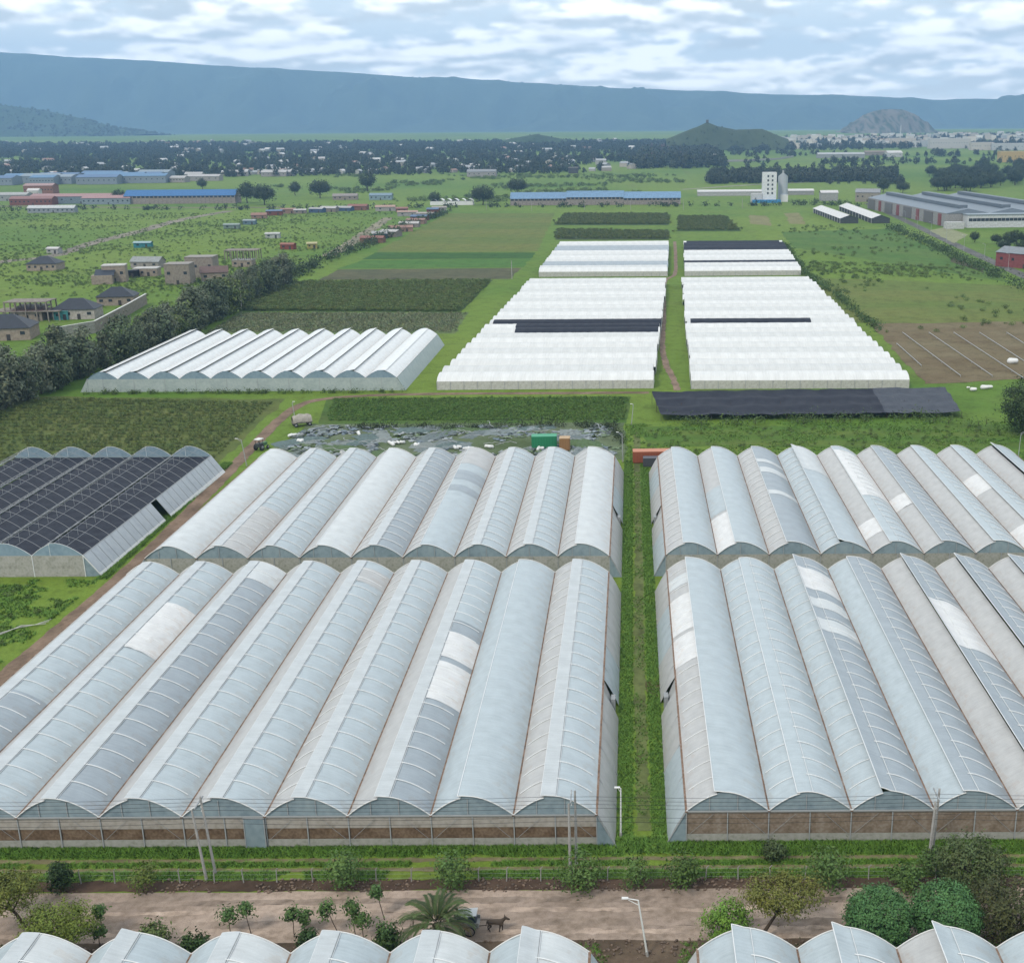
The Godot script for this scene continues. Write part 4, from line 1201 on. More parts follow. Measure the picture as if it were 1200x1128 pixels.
func planting() -> void:
	# tall dark trees along the farm's edge
	var tr := [trunk_mesh(10.0, 0.24, 7, 1.8), trunk_mesh(10.0, 0.22, 7, 1.8), trunk_mesh(9.0, 0.26, 8, 2.0), trunk_mesh(9.0, 0.26, 8, 2.0)]
	var cr := [tall_crown(13.5, 3.4, Color(0.115, 0.15, 0.095), 24, 12, 0.5), tall_crown(12.5, 3.7, Color(0.10, 0.14, 0.08), 24, 12, 0.5), tall_crown(13.0, 3.2, Color(0.145, 0.18, 0.125), 24, 12, 0.48), tall_crown(11.0, 4.0, Color(0.14, 0.20, 0.07), 24, 12, 0.5)]
	var lab := "tall dark grey-green tree in the dense roadside row beside the building sites"
	var row := [Vector3(-159.51, 0.00, -257.67), Vector3(-155.94, 0.00, -276.00), Vector3(-153.61, 0.00, -295.98), Vector3(-152.99, 0.00, -334.12), Vector3(-148.77, 0.00, -360.22), Vector3(-148.38, 0.00, -387.38), Vector3(-150.89, 0.00, -436.39), Vector3(-154.08, 0.00, -498.81), Vector3(-153.11, 0.00, -544.38)]
	for k in row.size() - 1:
		var a: Vector3 = row[k]
		var b: Vector3 = row[k + 1]
		var cnt := maxi(2, int((b - a).length() / 4.6))
		for j in cnt:
			var p := a.lerp(b, float(j) / cnt) + Vector3(rng.randfn() * 1.3, 0, rng.randfn() * 1.2)
			var v := rng.randi() % 3 if rng.randf() < 0.85 else 3
			plant("tree", lab, "tree", p, tr[v], cr[v], "trees in the roadside row", rng.randf() * TAU, rng.randf_range(0.68, 1.2))
			if rng.randf() < 0.75:
				v = rng.randi() % 4
				plant("tree", lab, "tree", p + Vector3(-5.0 + rng.randfn(), 0, 2.0 + rng.randfn()), tr[v], cr[v], "trees in the roadside row", rng.randf() * TAU, rng.randf_range(0.6, 0.9))
	# hedges of the far fields
	hedge("long clipped dark hedge running past the blue-roofed sheds", [Vector3(-608.63, 0.00, -1061.50), Vector3(-467.72, 0.00, -1081.34), Vector3(-303.44, 0.00, -1065.04), Vector3(-133.43, 0.00, -1082.62), Vector3(-11.60, 0.00, -1070.14), Vector3(113.48, 0.00, -1080.98)], 5.0, 4.5, Color(0.045, 0.075, 0.035), 0.9, 0.16)
	hedge("dark hedge slanting from the tall trees past the shacks", [Vector3(-156.58, 0.00, -567.15), Vector3(-160.21, 0.00, -638.90), Vector3(-154.63, 0.00, -719.13), Vector3(-156.82, 0.00, -873.60), Vector3(-148.83, 0.00, -1006.90)], 5.0, 5.0, Color(0.05, 0.085, 0.035), 0.7, 0.35)
	hedge("dark hedge below the feed mill and pale sheds", [Vector3(112.30, 0.00, -1069.14), Vector3(171.31, 0.00, -1087.08), Vector3(209.43, 0.00, -1047.48)], 5.0, 5.0, Color(0.045, 0.075, 0.03), 0.8, 0.3)
	hedge("green bushes along the asphalt road by the grey factory", [Vector3(180.77, 0.00, -823.74), Vector3(178.73, 0.00, -706.92), Vector3(172.94, 0.00, -595.15), Vector3(171.43, 0.00, -510.21), Vector3(170.10, 0.00, -463.97)], 3.4, 6.0, Color(0.06, 0.11, 0.04), 0.6, 0.45)
	hedge("ragged green bushes edging the plastic tunnels", [Vector3(93.97, 0.00, -718.16), Vector3(85.93, 0.00, -564.16), Vector3(88.20, 0.00, -482.30), Vector3(87.74, 0.00, -402.16)], 1.8, 3.2, Color(0.07, 0.13, 0.04), 0.4, 0.6)
	hedge("leafy weeds in front of the black shade net", [Vector3(15.42, 0.00, -271.52), Vector3(35.45, 0.00, -270.99), Vector3(55.86, 0.00, -272.99), Vector3(72.30, 0.00, -274.27), Vector3(84.50, 0.00, -267.23)], 1.9, 3.6, Color(0.085, 0.15, 0.045), 0.26, 1.3)
	hedge("dark weedy hedge between rubbish heap and leafy rows", [Vector3(-62.31, 0.00, -268.56), Vector3(-50.61, 0.00, -269.90), Vector3(-40.20, 0.00, -267.18), Vector3(-20.69, 0.00, -270.78), Vector3(-1.63, 0.00, -269.46), Vector3(1.29, 0.00, -253.75)], 1.7, 1.8, Color(0.04, 0.065, 0.03), 0.22, 1.6)
	hedge("low plants at the foot of the bright white greenhouse", [Vector3(-141.82, 0.00, -308.81), Vector3(-107.79, 0.00, -308.87), Vector3(-57.79, 0.00, -308.46)], 1.0, 1.6, Color(0.075, 0.13, 0.04), 0.22, 1.2)

	hedge("dark weeds between the dirt road and the pale roofs by the palm", [Vector3(-72, 0, -83.0), Vector3(-40, 0, -83.2), Vector3(-1, 0, -83.0)], 0.9, 1.6, Color(0.07, 0.10, 0.04), 0.13, 2.2)
	hedge("dark weeds between the dirt road and the pale roofs by the round bushes", [Vector3(9, 0, -83.0), Vector3(60, 0, -83.0)], 0.9, 1.8, Color(0.06, 0.085, 0.035), 0.13, 2.2)
	# plants on the verge
	var leafy := func(h: float, w: float, tint: Color, leaf: float, dens := 1.0) -> ArrayMesh:
		return crown_mesh(Vector3(0, h * 0.56, 0), Vector3(w * 0.5, h * 0.44, w * 0.5), int(40 * dens), 34, w * 0.28, leaf * 1.25, tint, 0.35, 0.3)
	var green := Color(0.095, 0.175, 0.050)
	var list := [
		["bush", "tall rounded leafy bush on the verge, by the fence below the screened front", Vector3(-23.01, 0.00, -93.81), 3.9, 3.2, green, 0.14],
		["bush", "leafy bush on the verge directly behind the palm", Vector3(-13.04, 0.00, -93.72), 3.6, 3.6, green, 0.14],
		["bush", "broad leafy bush at the foot of the middle twin pole", Vector3(-1.27, 0.00, -93.49), 3.6, 3.8, green, 0.14],
		["small_tree", "thin-stemmed small tree at the end of the grass alley", Vector3(3.74, 0.00, -93.70), 3.4, 2.6, green, 0.13],
		["bush", "bright-tipped bush on the verge below the alley corner", Vector3(7.88, 0.00, -93.53), 3.6, 3.2, Color(0.075, 0.14, 0.036), 0.14],
		["bush", "wide glossy bush beside the spreading thorn tree", Vector3(21.00, 0.00, -93.41), 4.2, 4.4, green, 0.15],
		["bush", "low dull bush hard against the drab drapes", Vector3(16.84, 0.00, -97.94), 1.9, 2.2, Color(0.07, 0.11, 0.05), 0.12],
		["bush", "dark loose bush near the fence beside the thorn trees", Vector3(-48.96, 0.00, -93.54), 2.9, 2.0, Color(0.035, 0.07, 0.025), 0.13],
		["bush", "sparse yellowish bush on the verge by a bare patch", Vector3(-41.51, 0.00, -93.72), 2.8, 3.0, Color(0.11, 0.16, 0.04), 0.12],
		["bush", "small bush at the foot of the twin pole by the round bushes", Vector3(31.45, 0.00, -95.91), 2.4, 2.4, green, 0.14],
		["bush", "small dark bush tucked between the tall feathery shrub and the round bushes", Vector3(28.54, 0.00, -93.60), 2.0, 3.0, green, 0.14],
	]
	for e in list:
		var sparse := 0.55 if String(e[1]).begins_with("sparse") or e[0] == "small_tree" else 1.0
		plant(e[0], e[1], "bush" if e[0] == "bush" else "tree", e[2], trunk_mesh(e[3] * 0.55, 0.07, 6, e[4] * 0.3), leafy.call(e[3], e[4], e[5], e[6], sparse), "", rng.randf() * TAU)
	# large shrubs by the round bushes
	plant("shrub", "large feathery drooping shrub behind the clipped round bushes", "shrub", Vector3(33.89, 0.00, -92.29), trunk_mesh(3.0, 0.12, 8, 1.6), crown_mesh(Vector3(0, 3.2, 0), Vector3(3.6, 2.6, 3.0), 150, 46, 0.85, 0.16, Color(0.085, 0.125, 0.05), 0.3, 0.35))
	plant("shrub", "big dark brownish shrub beyond the clipped round bushes", "shrub", Vector3(35.58, 0.00, -86.37), trunk_mesh(3.0, 0.12, 8, 1.6), crown_mesh(Vector3(0, 3.0, 0), Vector3(3.6, 2.8, 3.2), 150, 46, 0.9, 0.16, Color(0.07, 0.085, 0.035), 0.3, 0.35))
	var ball := func(r: float) -> ArrayMesh:
		var mb := MB.new()
		leaves(mb, Vector3(0, r * 0.98, 0), Vector3(r, r * 0.92, r), 640, 26, 0.46, 0.13, Color(0.078, 0.19, 0.068), 0.3, 0.84)
		leaves(mb, Vector3(0, r * 0.9, 0), Vector3(r, r, r) * 0.75, 60, 30, 0.8, 0.13, Color(0.072, 0.185, 0.072), 0.2, 0.6)
		return mb.done()
	plant("round_bush", "dense clipped round green bush beside the thorn tree", "bush", Vector3(24.33, 0.00, -85.80), trunk_mesh(2.0, 0.14, 5, 1.0), ball.call(2.7))
	plant("round_bush", "dense clipped round green bush next to the dark brownish shrub", "bush", Vector3(30.13, 0.00, -85.97), trunk_mesh(2.0, 0.14, 5, 1.0), ball.call(2.85))
	# thorn trees
	thorn("spreading yellow-green thorn tree leaning over the dirt road beside a bright bush", Vector3(14.27, 0.00, -86.44), Vector3(2.1, 0, 0), 4.6, Vector3(4.0, 1.5, 2.6), Color(0.135, 0.155, 0.040))
	thorn("open yellow-green thorn tree with a bare forked limb over the road", Vector3(-49.09, 0.00, -87.99), Vector3(-1.9, 0, 0), 4.2, Vector3(3.2, 1.7, 2.6), Color(0.125, 0.155, 0.036))
	thorn("low bright green thorn tree beside the pale greenhouse roofs", Vector3(-44.27, 0.00, -84.62), Vector3(-0.5, 0, 0), 3.4, Vector3(3.0, 1.6, 2.6), Color(0.130, 0.185, 0.036))
	plant("bush", "bright lime green bush under the leaning thorn tree", "bush", Vector3(11.53, 0.00, -86.13), trunk_mesh(1.6, 0.09, 5, 1.0), crown_mesh(Vector3(0, 2.0, 0), Vector3(2.3, 1.9, 2.0), 110, 40, 0.75, 0.14, Color(0.14, 0.28, 0.045), 0.3, 0.4))
	palm()
	# thin young trees between the road and the near roofs
	var sap := [[Vector3(-42.43, 0.00, -87.25), 3.3, 1.0, 0.0], [Vector3(-41.91, 0.00, -85.69), 2.2, 0.9, 0.2], [Vector3(-31.53, 0.00, -87.62), 2.2, 1.5, 0.0], [Vector3(-30.04, 0.00, -87.60), 2.9, 1.3, -0.3], [Vector3(-25.75, 0.00, -87.11), 2.8, 1.2, 0.1], [Vector3(-24.92, 0.00, -87.33), 2.3, 1.2, 0.1], [Vector3(-22.73, 0.00, -86.86), 3.6, 1.2, -1.0], [Vector3(-20.71, 0.00, -87.07), 3.7, 1.2, -0.2], [Vector3(-19.73, 0.00, -86.61), 2.6, 1.5, 0.0], [Vector3(-18.97, 0.00, -89.36), 3.6, 0.9, -0.5]]
	for e in sap:
		var h: float = e[1]
		var w: float = e[2]
		var mb := MB.new()
		mb.pipe([Vector3(-e[3], 0, 0), Vector3(-e[3] * 0.4, h * 0.5, 0.05), Vector3(0, h * 0.9, 0)], [0.045, 0.035, 0.02], 5)
		plant("sapling", "thin young tree with a small tuft of leaves, by the dirt road", "sapling", e[0], mb.done(), crown_mesh(Vector3(0, h * 0.82, 0), Vector3(w * 0.48, h * 0.2, w * 0.48), 14, 30, w * 0.42, 0.16, Color(0.085, 0.165, 0.05), 0.3, 0.2), "young trees along the dirt road")
	for e in [["bush", "fan-leaved young bush by the dirt road, beside the low thorn tree", Vector3(-37.46, 0.00, -85.87), 2.3, 2.6, Color(0.10, 0.15, 0.05)], ["bush", "squat dark bush behind the near greenhouse ridges", Vector3(-33.89, 0.00, -85.08), 1.4, 2.2, Color(0.05, 0.10, 0.03)], ["bush", "squat dark bush at the foot of the paired young trees", Vector3(-24.17, 0.00, -85.32), 2.0, 1.5, Color(0.045, 0.09, 0.03)], ["bush", "leafy waist-high bush beside the palm", Vector3(-17.36, 0.00, -85.05), 2.8, 2.3, Color(0.055, 0.11, 0.032)]]:
		plant(e[0], e[1], "bush", e[2], trunk_mesh(e[3] * 0.5, 0.05, 5, e[4] * 0.3), leafy.call(e[3], e[4], e[5], 0.14, 0.8))
	# bigger trees of the middle distance
	var bt := [trunk_mesh(7.0, 0.4, 7, 3.5), trunk_mesh(7.0, 0.4, 7, 3.5)]
	var bc := [crown_mesh(Vector3(0, 8.0, 0), Vector3(5.4, 4.6, 5.4), 90, 26, 2.2, 0.55, Color(0.040, 0.065, 0.032), 0.3, 0.5), crown_mesh(Vector3(0, 7.0, 0), Vector3(7.0, 3.6, 6.5), 90, 26, 2.4, 0.6, Color(0.036, 0.058, 0.030), 0.3, 0.5)]
	plant("tree", "large dark round tree at the edge of the grass field by the bent lamp post", "tree", Vector3(92.87, 0.00, -260.60), bt[0], crown_mesh(Vector3(0, 6.6, 0), Vector3(5.6, 6.2, 5.4), 200, 40, 1.5, 0.3, Color(0.042, 0.075, 0.030), 0.3, 0.5))
	var far := [[Vector3(-504.36, 0.48, -1443.53), 1.0, 0], [Vector3(-366.13, 0.00, -1170.51), 1.5, 0], [Vector3(-341.06, 0.00, -1141.39), 1.6, 1], [Vector3(-356.67, 0.00, -1305.05), 1.1, 0], [Vector3(-316.78, 0.00, -1251.90), 1.6, 1], [Vector3(-296.37, 0.00, -1386.81), 1.6, 0], [Vector3(-117.85, 0.00, -1292.77), 1.5, 1], [Vector3(-133.28, 0.00, -1119.36), 1.5, 1], [Vector3(-495.21, 0.00, -1184.50), 1.0, 0], [Vector3(267.53, 0.00, -1278.82), 1.2, 0], [Vector3(287.55, 0.00, -1276.30), 1.0, 1], [Vector3(-178.04, 0.00, -1124.11), 0.9, 0]]
	for e in far:
		plant("tree", "lone dark spreading tree in the pasture around the blue-roofed sheds", "tree", e[0], bt[e[2]], bc[e[2]], "lone pasture trees", rng.randf() * TAU, e[1])
	# belt of trees behind the factory
	for k in 95:
		var p: Vector3 = (Vector3(294.86, 0.00, -1242.19)).lerp(Vector3(466.65, 0.00, -1324.47), rng.randf()).lerp((Vector3(399.28, 3.00, -1669.92)).lerp(Vector3(655.23, 5.25, -1873.13), rng.randf()), rng.randf())
		p.y = elev(p.z)
		var v := rng.randi() % 2
		plant("tree", "dark tree in the belt of woodland behind the grey factory", "tree", p, bt[v], bc[v], "woodland behind the factory", rng.randf() * TAU, rng.randf_range(0.8, 1.4))
	for k in 26:
		var p: Vector3 = (Vector3(196.25, 0.00, -716.46)).lerp(Vector3(198.53, 0.00, -558.01), rng.randf()) + Vector3(12.0 + rng.randf() * 40.0, 0, rng.randfn() * 6.0 - 10.0)
		var v := rng.randi() % 2
		plant("tree", "dark yard tree across the asphalt road in front of the grey factory", "tree", p, bt[v], bc[v], "yard trees by the factory", rng.randf() * TAU, rng.randf_range(0.4, 0.75))


func thorn(label: String, at: Vector3, lean: Vector3, h: float, r: Vector3, tint: Color) -> void:
	var o := thing("thorn_tree", label, "tree", at)
	var mb := MB.new()
	var top := lean * 0.8 + Vector3(0, h * 0.62, 0)
	mb.pipe([Vector3.ZERO, lean * 0.3 + Vector3(0, h * 0.25, 0.1), lean * 0.55 + Vector3(0, h * 0.42, -0.1), top], [0.20, 0.16, 0.13, 0.10], 7)
	var tips := []
	for k in 9:
		var a := TAU * k / 9.0 + rng.randf() * 0.5
		var tip := lean + Vector3(cos(a) * r.x * rng.randf_range(0.45, 0.85), h + rng.randf_range(-0.3, 0.5) * r.y, sin(a) * r.z * rng.randf_range(0.45, 0.85))
		tips.append(tip)
		mb.pipe([top.lerp(lean * 0.55 + Vector3(0, h * 0.42, 0), rng.randf() * 0.6), top.lerp(tip, 0.55) + Vector3(0, -0.25, 0), tip], [0.075, 0.05, 0.02], 5)
	part("trunk", mb.done(), M.bark, o)
	mb = MB.new()
	leaves(mb, lean + Vector3(0, h, 0), r, 135, 40, 0.75, 0.12, tint * 1.15, 0.35, 0.25)
	for tip in tips: leaves(mb, tip, Vector3(0.9, 0.6, 0.9), 8, 34, 0.6, 0.12, tint * 1.15, 0.35, 0.2)
	part("crown", mb.done(), M.leaf, o)


func palm() -> void:
	var o := thing("palm_tree", "bushy feather palm with arching fronds beside the horse cart", "palm", Vector3(-12.98, 0.00, -84.80))
	var mb := MB.new()
	mb.pipe([Vector3.ZERO, Vector3(0.05, 1.6, 0), Vector3(0, 3.0, 0)], [0.36, 0.32, 0.30], 9)
	for k in 40:
		var a := k * 2.4
		var y := k / 40.0 * 3.0
		mb.box(Vector3(cos(a) * 0.33, y, sin(a) * 0.33), Vector3(0.12, 0.14, 0.12), Basis(Vector3.UP, -a))
	part("trunk", mb.done(), M.bark, o)
	for k in 42:
		mb = MB.new()
		var a := k * 2.399
		var up := lerpf(1.35, -0.25, k / 41.0)
		var ln := rng.randf_range(2.6, 3.3)
		var d := Vector3(cos(a), 0, sin(a))
		var pts := []
		var rad := []
		for j in 8:
			var t := j / 7.0
			var ang := up - t * t * 1.3 - t * 0.15
			var prev: Vector3 = pts[-1] if pts.size() else Vector3(0, 3.0, 0) + d * 0.15
			pts.append(prev + (d * cos(ang) + Vector3.UP * sin(ang)) * ln / 7.0)
			rad.append(0.035 * (1.0 - 0.8 * t))
		mb.col = Color(0.14, 0.16, 0.06)
		mb.pipe(pts, rad, 4)
		var sd := d.cross(Vector3.UP)
		var tint := Color(0.075, 0.115, 0.038) * rng.randf_range(0.75, 1.25) if k < 34 else Color(0.20, 0.15, 0.07)
		for j in 34:
			var t := 0.10 + 0.90 * j / 33.0
			var q := t * 7.0
			var i := mini(int(q), 6)
			var p: Vector3 = (pts[i] as Vector3).lerp(pts[mini(i + 1, 7)], q - i)
			var fw: Vector3 = (pts[mini(i + 1, 7)] - pts[maxi(i - 1, 0)]).normalized()
			for s in [-1.0, 1.0]:
				var lf: Vector3 = (sd * s * 0.9 + fw * 0.7 + Vector3(0, -0.25, 0)).normalized() * 0.62 * (1.0 - 0.55 * absf(t - 0.45))
				mb.col = tint * rng.randf_range(0.85, 1.15)
				mb.col.a = 1
				mb.leaf(p - fw * 0.03, p + lf * 0.5 - fw * 0.05, p + lf, p + lf * 0.5 + fw * 0.05, (Vector3.UP + sd * s * 0.9 + d * 0.4).normalized())
		part("frond", mb.done(), M.leaf, o)


# ------------------------------------------------------------------ buildings
# w across, d deep, h to the eaves; roof kinds: gable (ridge along x), hip, flat, shed
func building(called: String, label: String, category: String, at: Vector3, turn: float, w: float, d: float, h: float, wall: Color, roof: Color, kind: String, rise: float, wins := 0, group := "", door := true) -> Node3D:
	var o := thing(called, label, category, at, turn, group)
	var mb := MB.new()
	mb.col = wall
	mb.box(Vector3(0, h / 2, 0), Vector3(w, h, d))
	var e := 0.4
	if kind == "gable":
		for s in [-1.0, 1.0]:
			mb.tri(Vector3(s * w / 2, h, d / 2 * s), Vector3(s * w / 2, h, -d / 2 * s), Vector3(s * w / 2, h + rise, 0))
	part("wall", mb.done(), M.plaster, o)
	mb = MB.new()
	mb.col = roof
	var a := w / 2 + e
	var b := d / 2 + e
	var y := h - 0.05
	if kind == "gable":
		for s in [-1.0, 1.0]:
			mb.quad(Vector3(-a * s, y, b * s), Vector3(a * s, y, b * s), Vector3(a * s, y + rise + 0.15, 0), Vector3(-a * s, y + rise + 0.15, 0))
			mb.quad(Vector3(a * s, y - 0.12, b * s), Vector3(-a * s, y - 0.12, b * s), Vector3(-a * s, y + rise, 0), Vector3(a * s, y + rise, 0))
	elif kind == "hip":
		var r := maxf(0.3, a - b)
		for s in [-1.0, 1.0]:
			mb.quad(Vector3(-a * s, y, b * s), Vector3(a * s, y, b * s), Vector3(r * s, y + rise, 0), Vector3(-r * s, y + rise, 0))
			mb.tri(Vector3(a * s, y, b * s), Vector3(a * s, y, -b * s), Vector3(r * s, y + rise, 0))
		mb.box(Vector3(0, y - 0.06, 0), Vector3(a * 2, 0.1, b * 2))
	elif kind == "shed":
		mb.box(Vector3(0, h + rise / 2, 0), Vector3(w + e, 0.15, sqrt(d * d + rise * rise) + e), Basis(Vector3.RIGHT, atan2(rise, d)))
	else:
		mb.box(Vector3(0, h + rise / 2, 0), Vector3(w + 0.3, rise, d + 0.3))
	part("roof", mb.done(), M.roofing, o)
	for k in wins:
		mb = MB.new()
		var x := (float(k) + 0.5) / wins * w - w / 2
		if door and k == wins / 2:
			mb.box(Vector3(x, 1.05, d / 2 + 0.02), Vector3(minf(1.2, w / wins * 0.5), 2.1, 0.08))
			part("door", mb.done(), M.darkwood, o)
		else:
			mb.box(Vector3(x, h * 0.58, d / 2 + 0.02), Vector3(minf(w / wins * 0.4, 1.5), minf(h * 0.28, 1.3), 0.08))
			part("window", mb.done(), M.pane, o)
	return o


func columns_frame(o: Node3D, w: float, d: float, h: float, nx: int, y0 := 0.0) -> void:
	for i in nx:
		for z in [-d / 2, 0.0, d / 2]:
			var mb := MB.new()
			mb.box(Vector3((float(i) / (nx - 1) - 0.5) * w, y0 + h / 2, z), Vector3(0.4, h, 0.4))
			part("column", mb.done(), M.rawconcrete, o)
	var mb2 := MB.new()
	mb2.box(Vector3(0, y0 + h + 0.15, 0), Vector3(w + 0.6, 0.3, d + 0.6))
	part("floor_slab", mb2.done(), M.rawconcrete, o)


func far_buildings() -> void:
	M.darkwood = mt(0.05, 0.045, 0.04, 0.7)
	M.rawconcrete = tm(ntex(128, 0.02, 0.1, [Color(0.17, 0.14, 0.12), Color(0.26, 0.23, 0.20), Color(0.36, 0.33, 0.30)], 44), 0.2)
	M.pane = mt(0.035, 0.045, 0.055, 0.25)
	var beige := Color(0.42, 0.36, 0.30)
	var slate := Color(0.035, 0.042, 0.055)
	var pale := Color(0.62, 0.62, 0.60)
	# building sites beside the tree row
	building("house", "lone beige house with dark hipped roof on open grass", "house", Vector3(-293.27, 0.00, -606.73), 0.05, 14.5, 11, 3.6, beige, slate, "hip", 3.4, 5)
	var o := building("house", "half-built house with white slab over a dark lower roof", "house", Vector3(-236.22, 0.00, -554.98), 0.25, 10, 8, 7.6, beige, pale, "flat", 0.35, 3)
	var mb := MB.new()
	mb.col = beige
	mb.box(Vector3(-4.5, 2.0, 6.5), Vector3(9, 4, 6))
	var ext := part("extension", mb.done(), M.plaster, o)
	mb = MB.new()
	mb.col = slate
	mb.box(Vector3(-3.5, 4.9, 6.2), Vector3(8.5, 0.2, 6.4), Basis(Vector3.RIGHT, 0.38))
	part("roof", mb.done(), M.paint, ext)
	building("house", "low beige house with white flat front roof", "house", Vector3(-230.52, 0.00, -577.95), 0.1, 11, 7, 3.6, beige, pale, "flat", 0.4, 4)
	building("house", "grey tin-roofed house standing behind the white-fronted one", "house", Vector3(-244.76, 0.00, -615.48), -0.1, 15, 8, 3.2, Color(0.4, 0.38, 0.36), Color(0.34, 0.37, 0.37), "gable", 2.2, 3)
	building("shed", "small black box beside the white-fronted house", "shed", Vector3(-234.46, 0.00, -571.33), 0.0, 4, 4, 3.4, Color(0.02, 0.02, 0.022), Color(0.02, 0.02, 0.022), "flat", 0.15, 1)
	building("stone_building", "roofless grey stone block half hidden by a small tree", "building", Vector3(-203.13, 0.00, -546.96), 0.1, 11, 10, 9.0, Color(0.35, 0.31, 0.27), Color(0.33, 0.30, 0.27), "flat", 0.3, 3)
	building("stone_building", "roofless grey stone block with jagged top behind the tree row", "building", Vector3(-201.96, 0.00, -572.97), 0.05, 13, 10, 9.5, Color(0.36, 0.32, 0.28), Color(0.34, 0.31, 0.28), "flat", 0.3, 4)
	building("house", "brown-roofed house tucked against the tree row", "house", Vector3(-191.56, 0.00, -559.09), 0.3, 12, 9, 4.0, beige, Color(0.16, 0.10, 0.085), "gable", 2.4, 3)
	o = building("house", "unfinished concrete house with open pillared floor", "house", Vector3(-195.97, 0.00, -616.57), 0.05, 10, 8, 3.4, beige, pale, "flat", 0.3, 3)
	columns_frame(o, 16, 9, 4.6, 6, 3.7)
	building("house", "dark hipped-roof house beside a turquoise hut", "house", Vector3(-204.43, 0.00, -444.81), 0.1, 15, 10, 3.8, Color(0.55, 0.52, 0.48), slate, "hip", 3.6, 4)
	building("hut", "small turquoise hut below a dark hipped roof", "hut", Vector3(-208.38, 0.00, -440.82), 0.1, 5, 4, 3.2, Color(0.09, 0.33, 0.36), Color(0.15, 0.42, 0.45), "shed", 0.6, 2)
	building("house", "dark hipped-roof house behind a long grey yard wall", "house", Vector3(-204.32, 0.00, -480.93), 0.15, 14, 10, 3.6, beige, slate, "hip", 3.4, 4)
	building("house", "brown-roofed house with dark hipped roof at the end of the tree row", "house", Vector3(-208.56, 0.00, -399.59), 0.2, 18, 12, 4.2, beige, slate, "hip", 4.0, 4)
	o = building("house", "unfinished two-storey house with brown roof and open pillars", "house", Vector3(-220.07, 0.00, -441.30), 0.05, 11, 9, 3.6, Color(0.36, 0.31, 0.27), Color(0.15, 0.09, 0.08), "shed", 1.4, 3)
	columns_frame(o, 24, 10, 3.4, 7, 0.0)
	columns_frame(o, 15, 9, 3.0, 5, 3.8)
	# compound wall
	o = thing("yard_wall", "long grey masonry yard wall joining the dark-roofed houses", "wall", Vector3(-184.73, 0.00, -412.77))
	var corner := [Vector3(-189.56, 0.00, -395.49), Vector3(-182.53, 0.00, -409.08), Vector3(-188.36, 0.00, -452.65), Vector3(-192.71, 0.00, -480.40)]
	for k in 3:
		var p: Vector3 = corner[k] - o.position
		var q: Vector3 = corner[k + 1] - o.position
		mb = MB.new()
		mb.col = Color(0.52, 0.50, 0.46) if k == 0 else Color(0.42, 0.38, 0.33)
		mb.box((p + q) / 2 + Vector3(0, 2.0, 0), Vector3((q - p).length(), 4.0, 0.3), Basis(Vector3.UP, -atan2(q.z - p.z, q.x - p.x)))
		part("wall_panel", mb.done(), M.plaster, o)
		mb = MB.new()
		mb.col = Color(0.72, 0.71, 0.69)
		mb.box((p + q) / 2 + Vector3(0, 4.1, 0), Vector3((q - p).length(), 0.2, 0.6), Basis(Vector3.UP, -atan2(q.z - p.z, q.x - p.x)))
		part("coping", mb.done(), M.paint, o)
	# huts out on the grass
	for e in [["container", "turquoise container hut with pale roof on the pasture", Vector3(-289.80, 0.00, -722.97), 10.0, Color(0.07, 0.28, 0.34), Color(0.38, 0.55, 0.60)], ["container", "rust red box hut next to a yellow one", Vector3(-198.02, 0.00, -706.40), 8.0, Color(0.30, 0.09, 0.06), Color(0.36, 0.13, 0.09)], ["container", "small yellow and blue hut on the pasture", Vector3(-185.09, 0.00, -710.69), 5.5, Color(0.45, 0.40, 0.14), Color(0.55, 0.52, 0.28)], ["container", "long whitish hut on the pasture above the rust red one", Vector3(-228.92, 0.00, -781.89), 9.0, Color(0.50, 0.54, 0.52), Color(0.60, 0.63, 0.62)], ["container", "white low hut by the dirt road on the pasture", Vector3(-327.79, 0.00, -690.01), 7.0, Color(0.5, 0.5, 0.5), Color(0.72, 0.72, 0.72)], ["container", "grey green hut at the bend of the shacks", Vector3(-280.97, 0.00, -860.86), 11.0, Color(0.24, 0.33, 0.30), Color(0.33, 0.42, 0.40)], ["container", "blue grey hut beside the grey green one", Vector3(-280.20, 0.00, -899.79), 9.0, Color(0.17, 0.27, 0.34), Color(0.36, 0.44, 0.48)]]:
		building(e[0], e[1], "hut", e[2], rng.randf_range(-0.2, 0.2), e[3], 4.5, 3.0, e[4], e[5], "gable", 0.7, 2)
	# shacks along the hedge
	var shackcol := [Color(0.30, 0.12, 0.09), Color(0.42, 0.38, 0.34), Color(0.36, 0.20, 0.15), Color(0.45, 0.47, 0.48), Color(0.50, 0.34, 0.27), Color(0.12, 0.20, 0.34), Color(0.55, 0.55, 0.54)]
	var names := ["rust red", "weathered tan", "brown", "pale grey tin", "salmon", "blue", "whitish tin"]
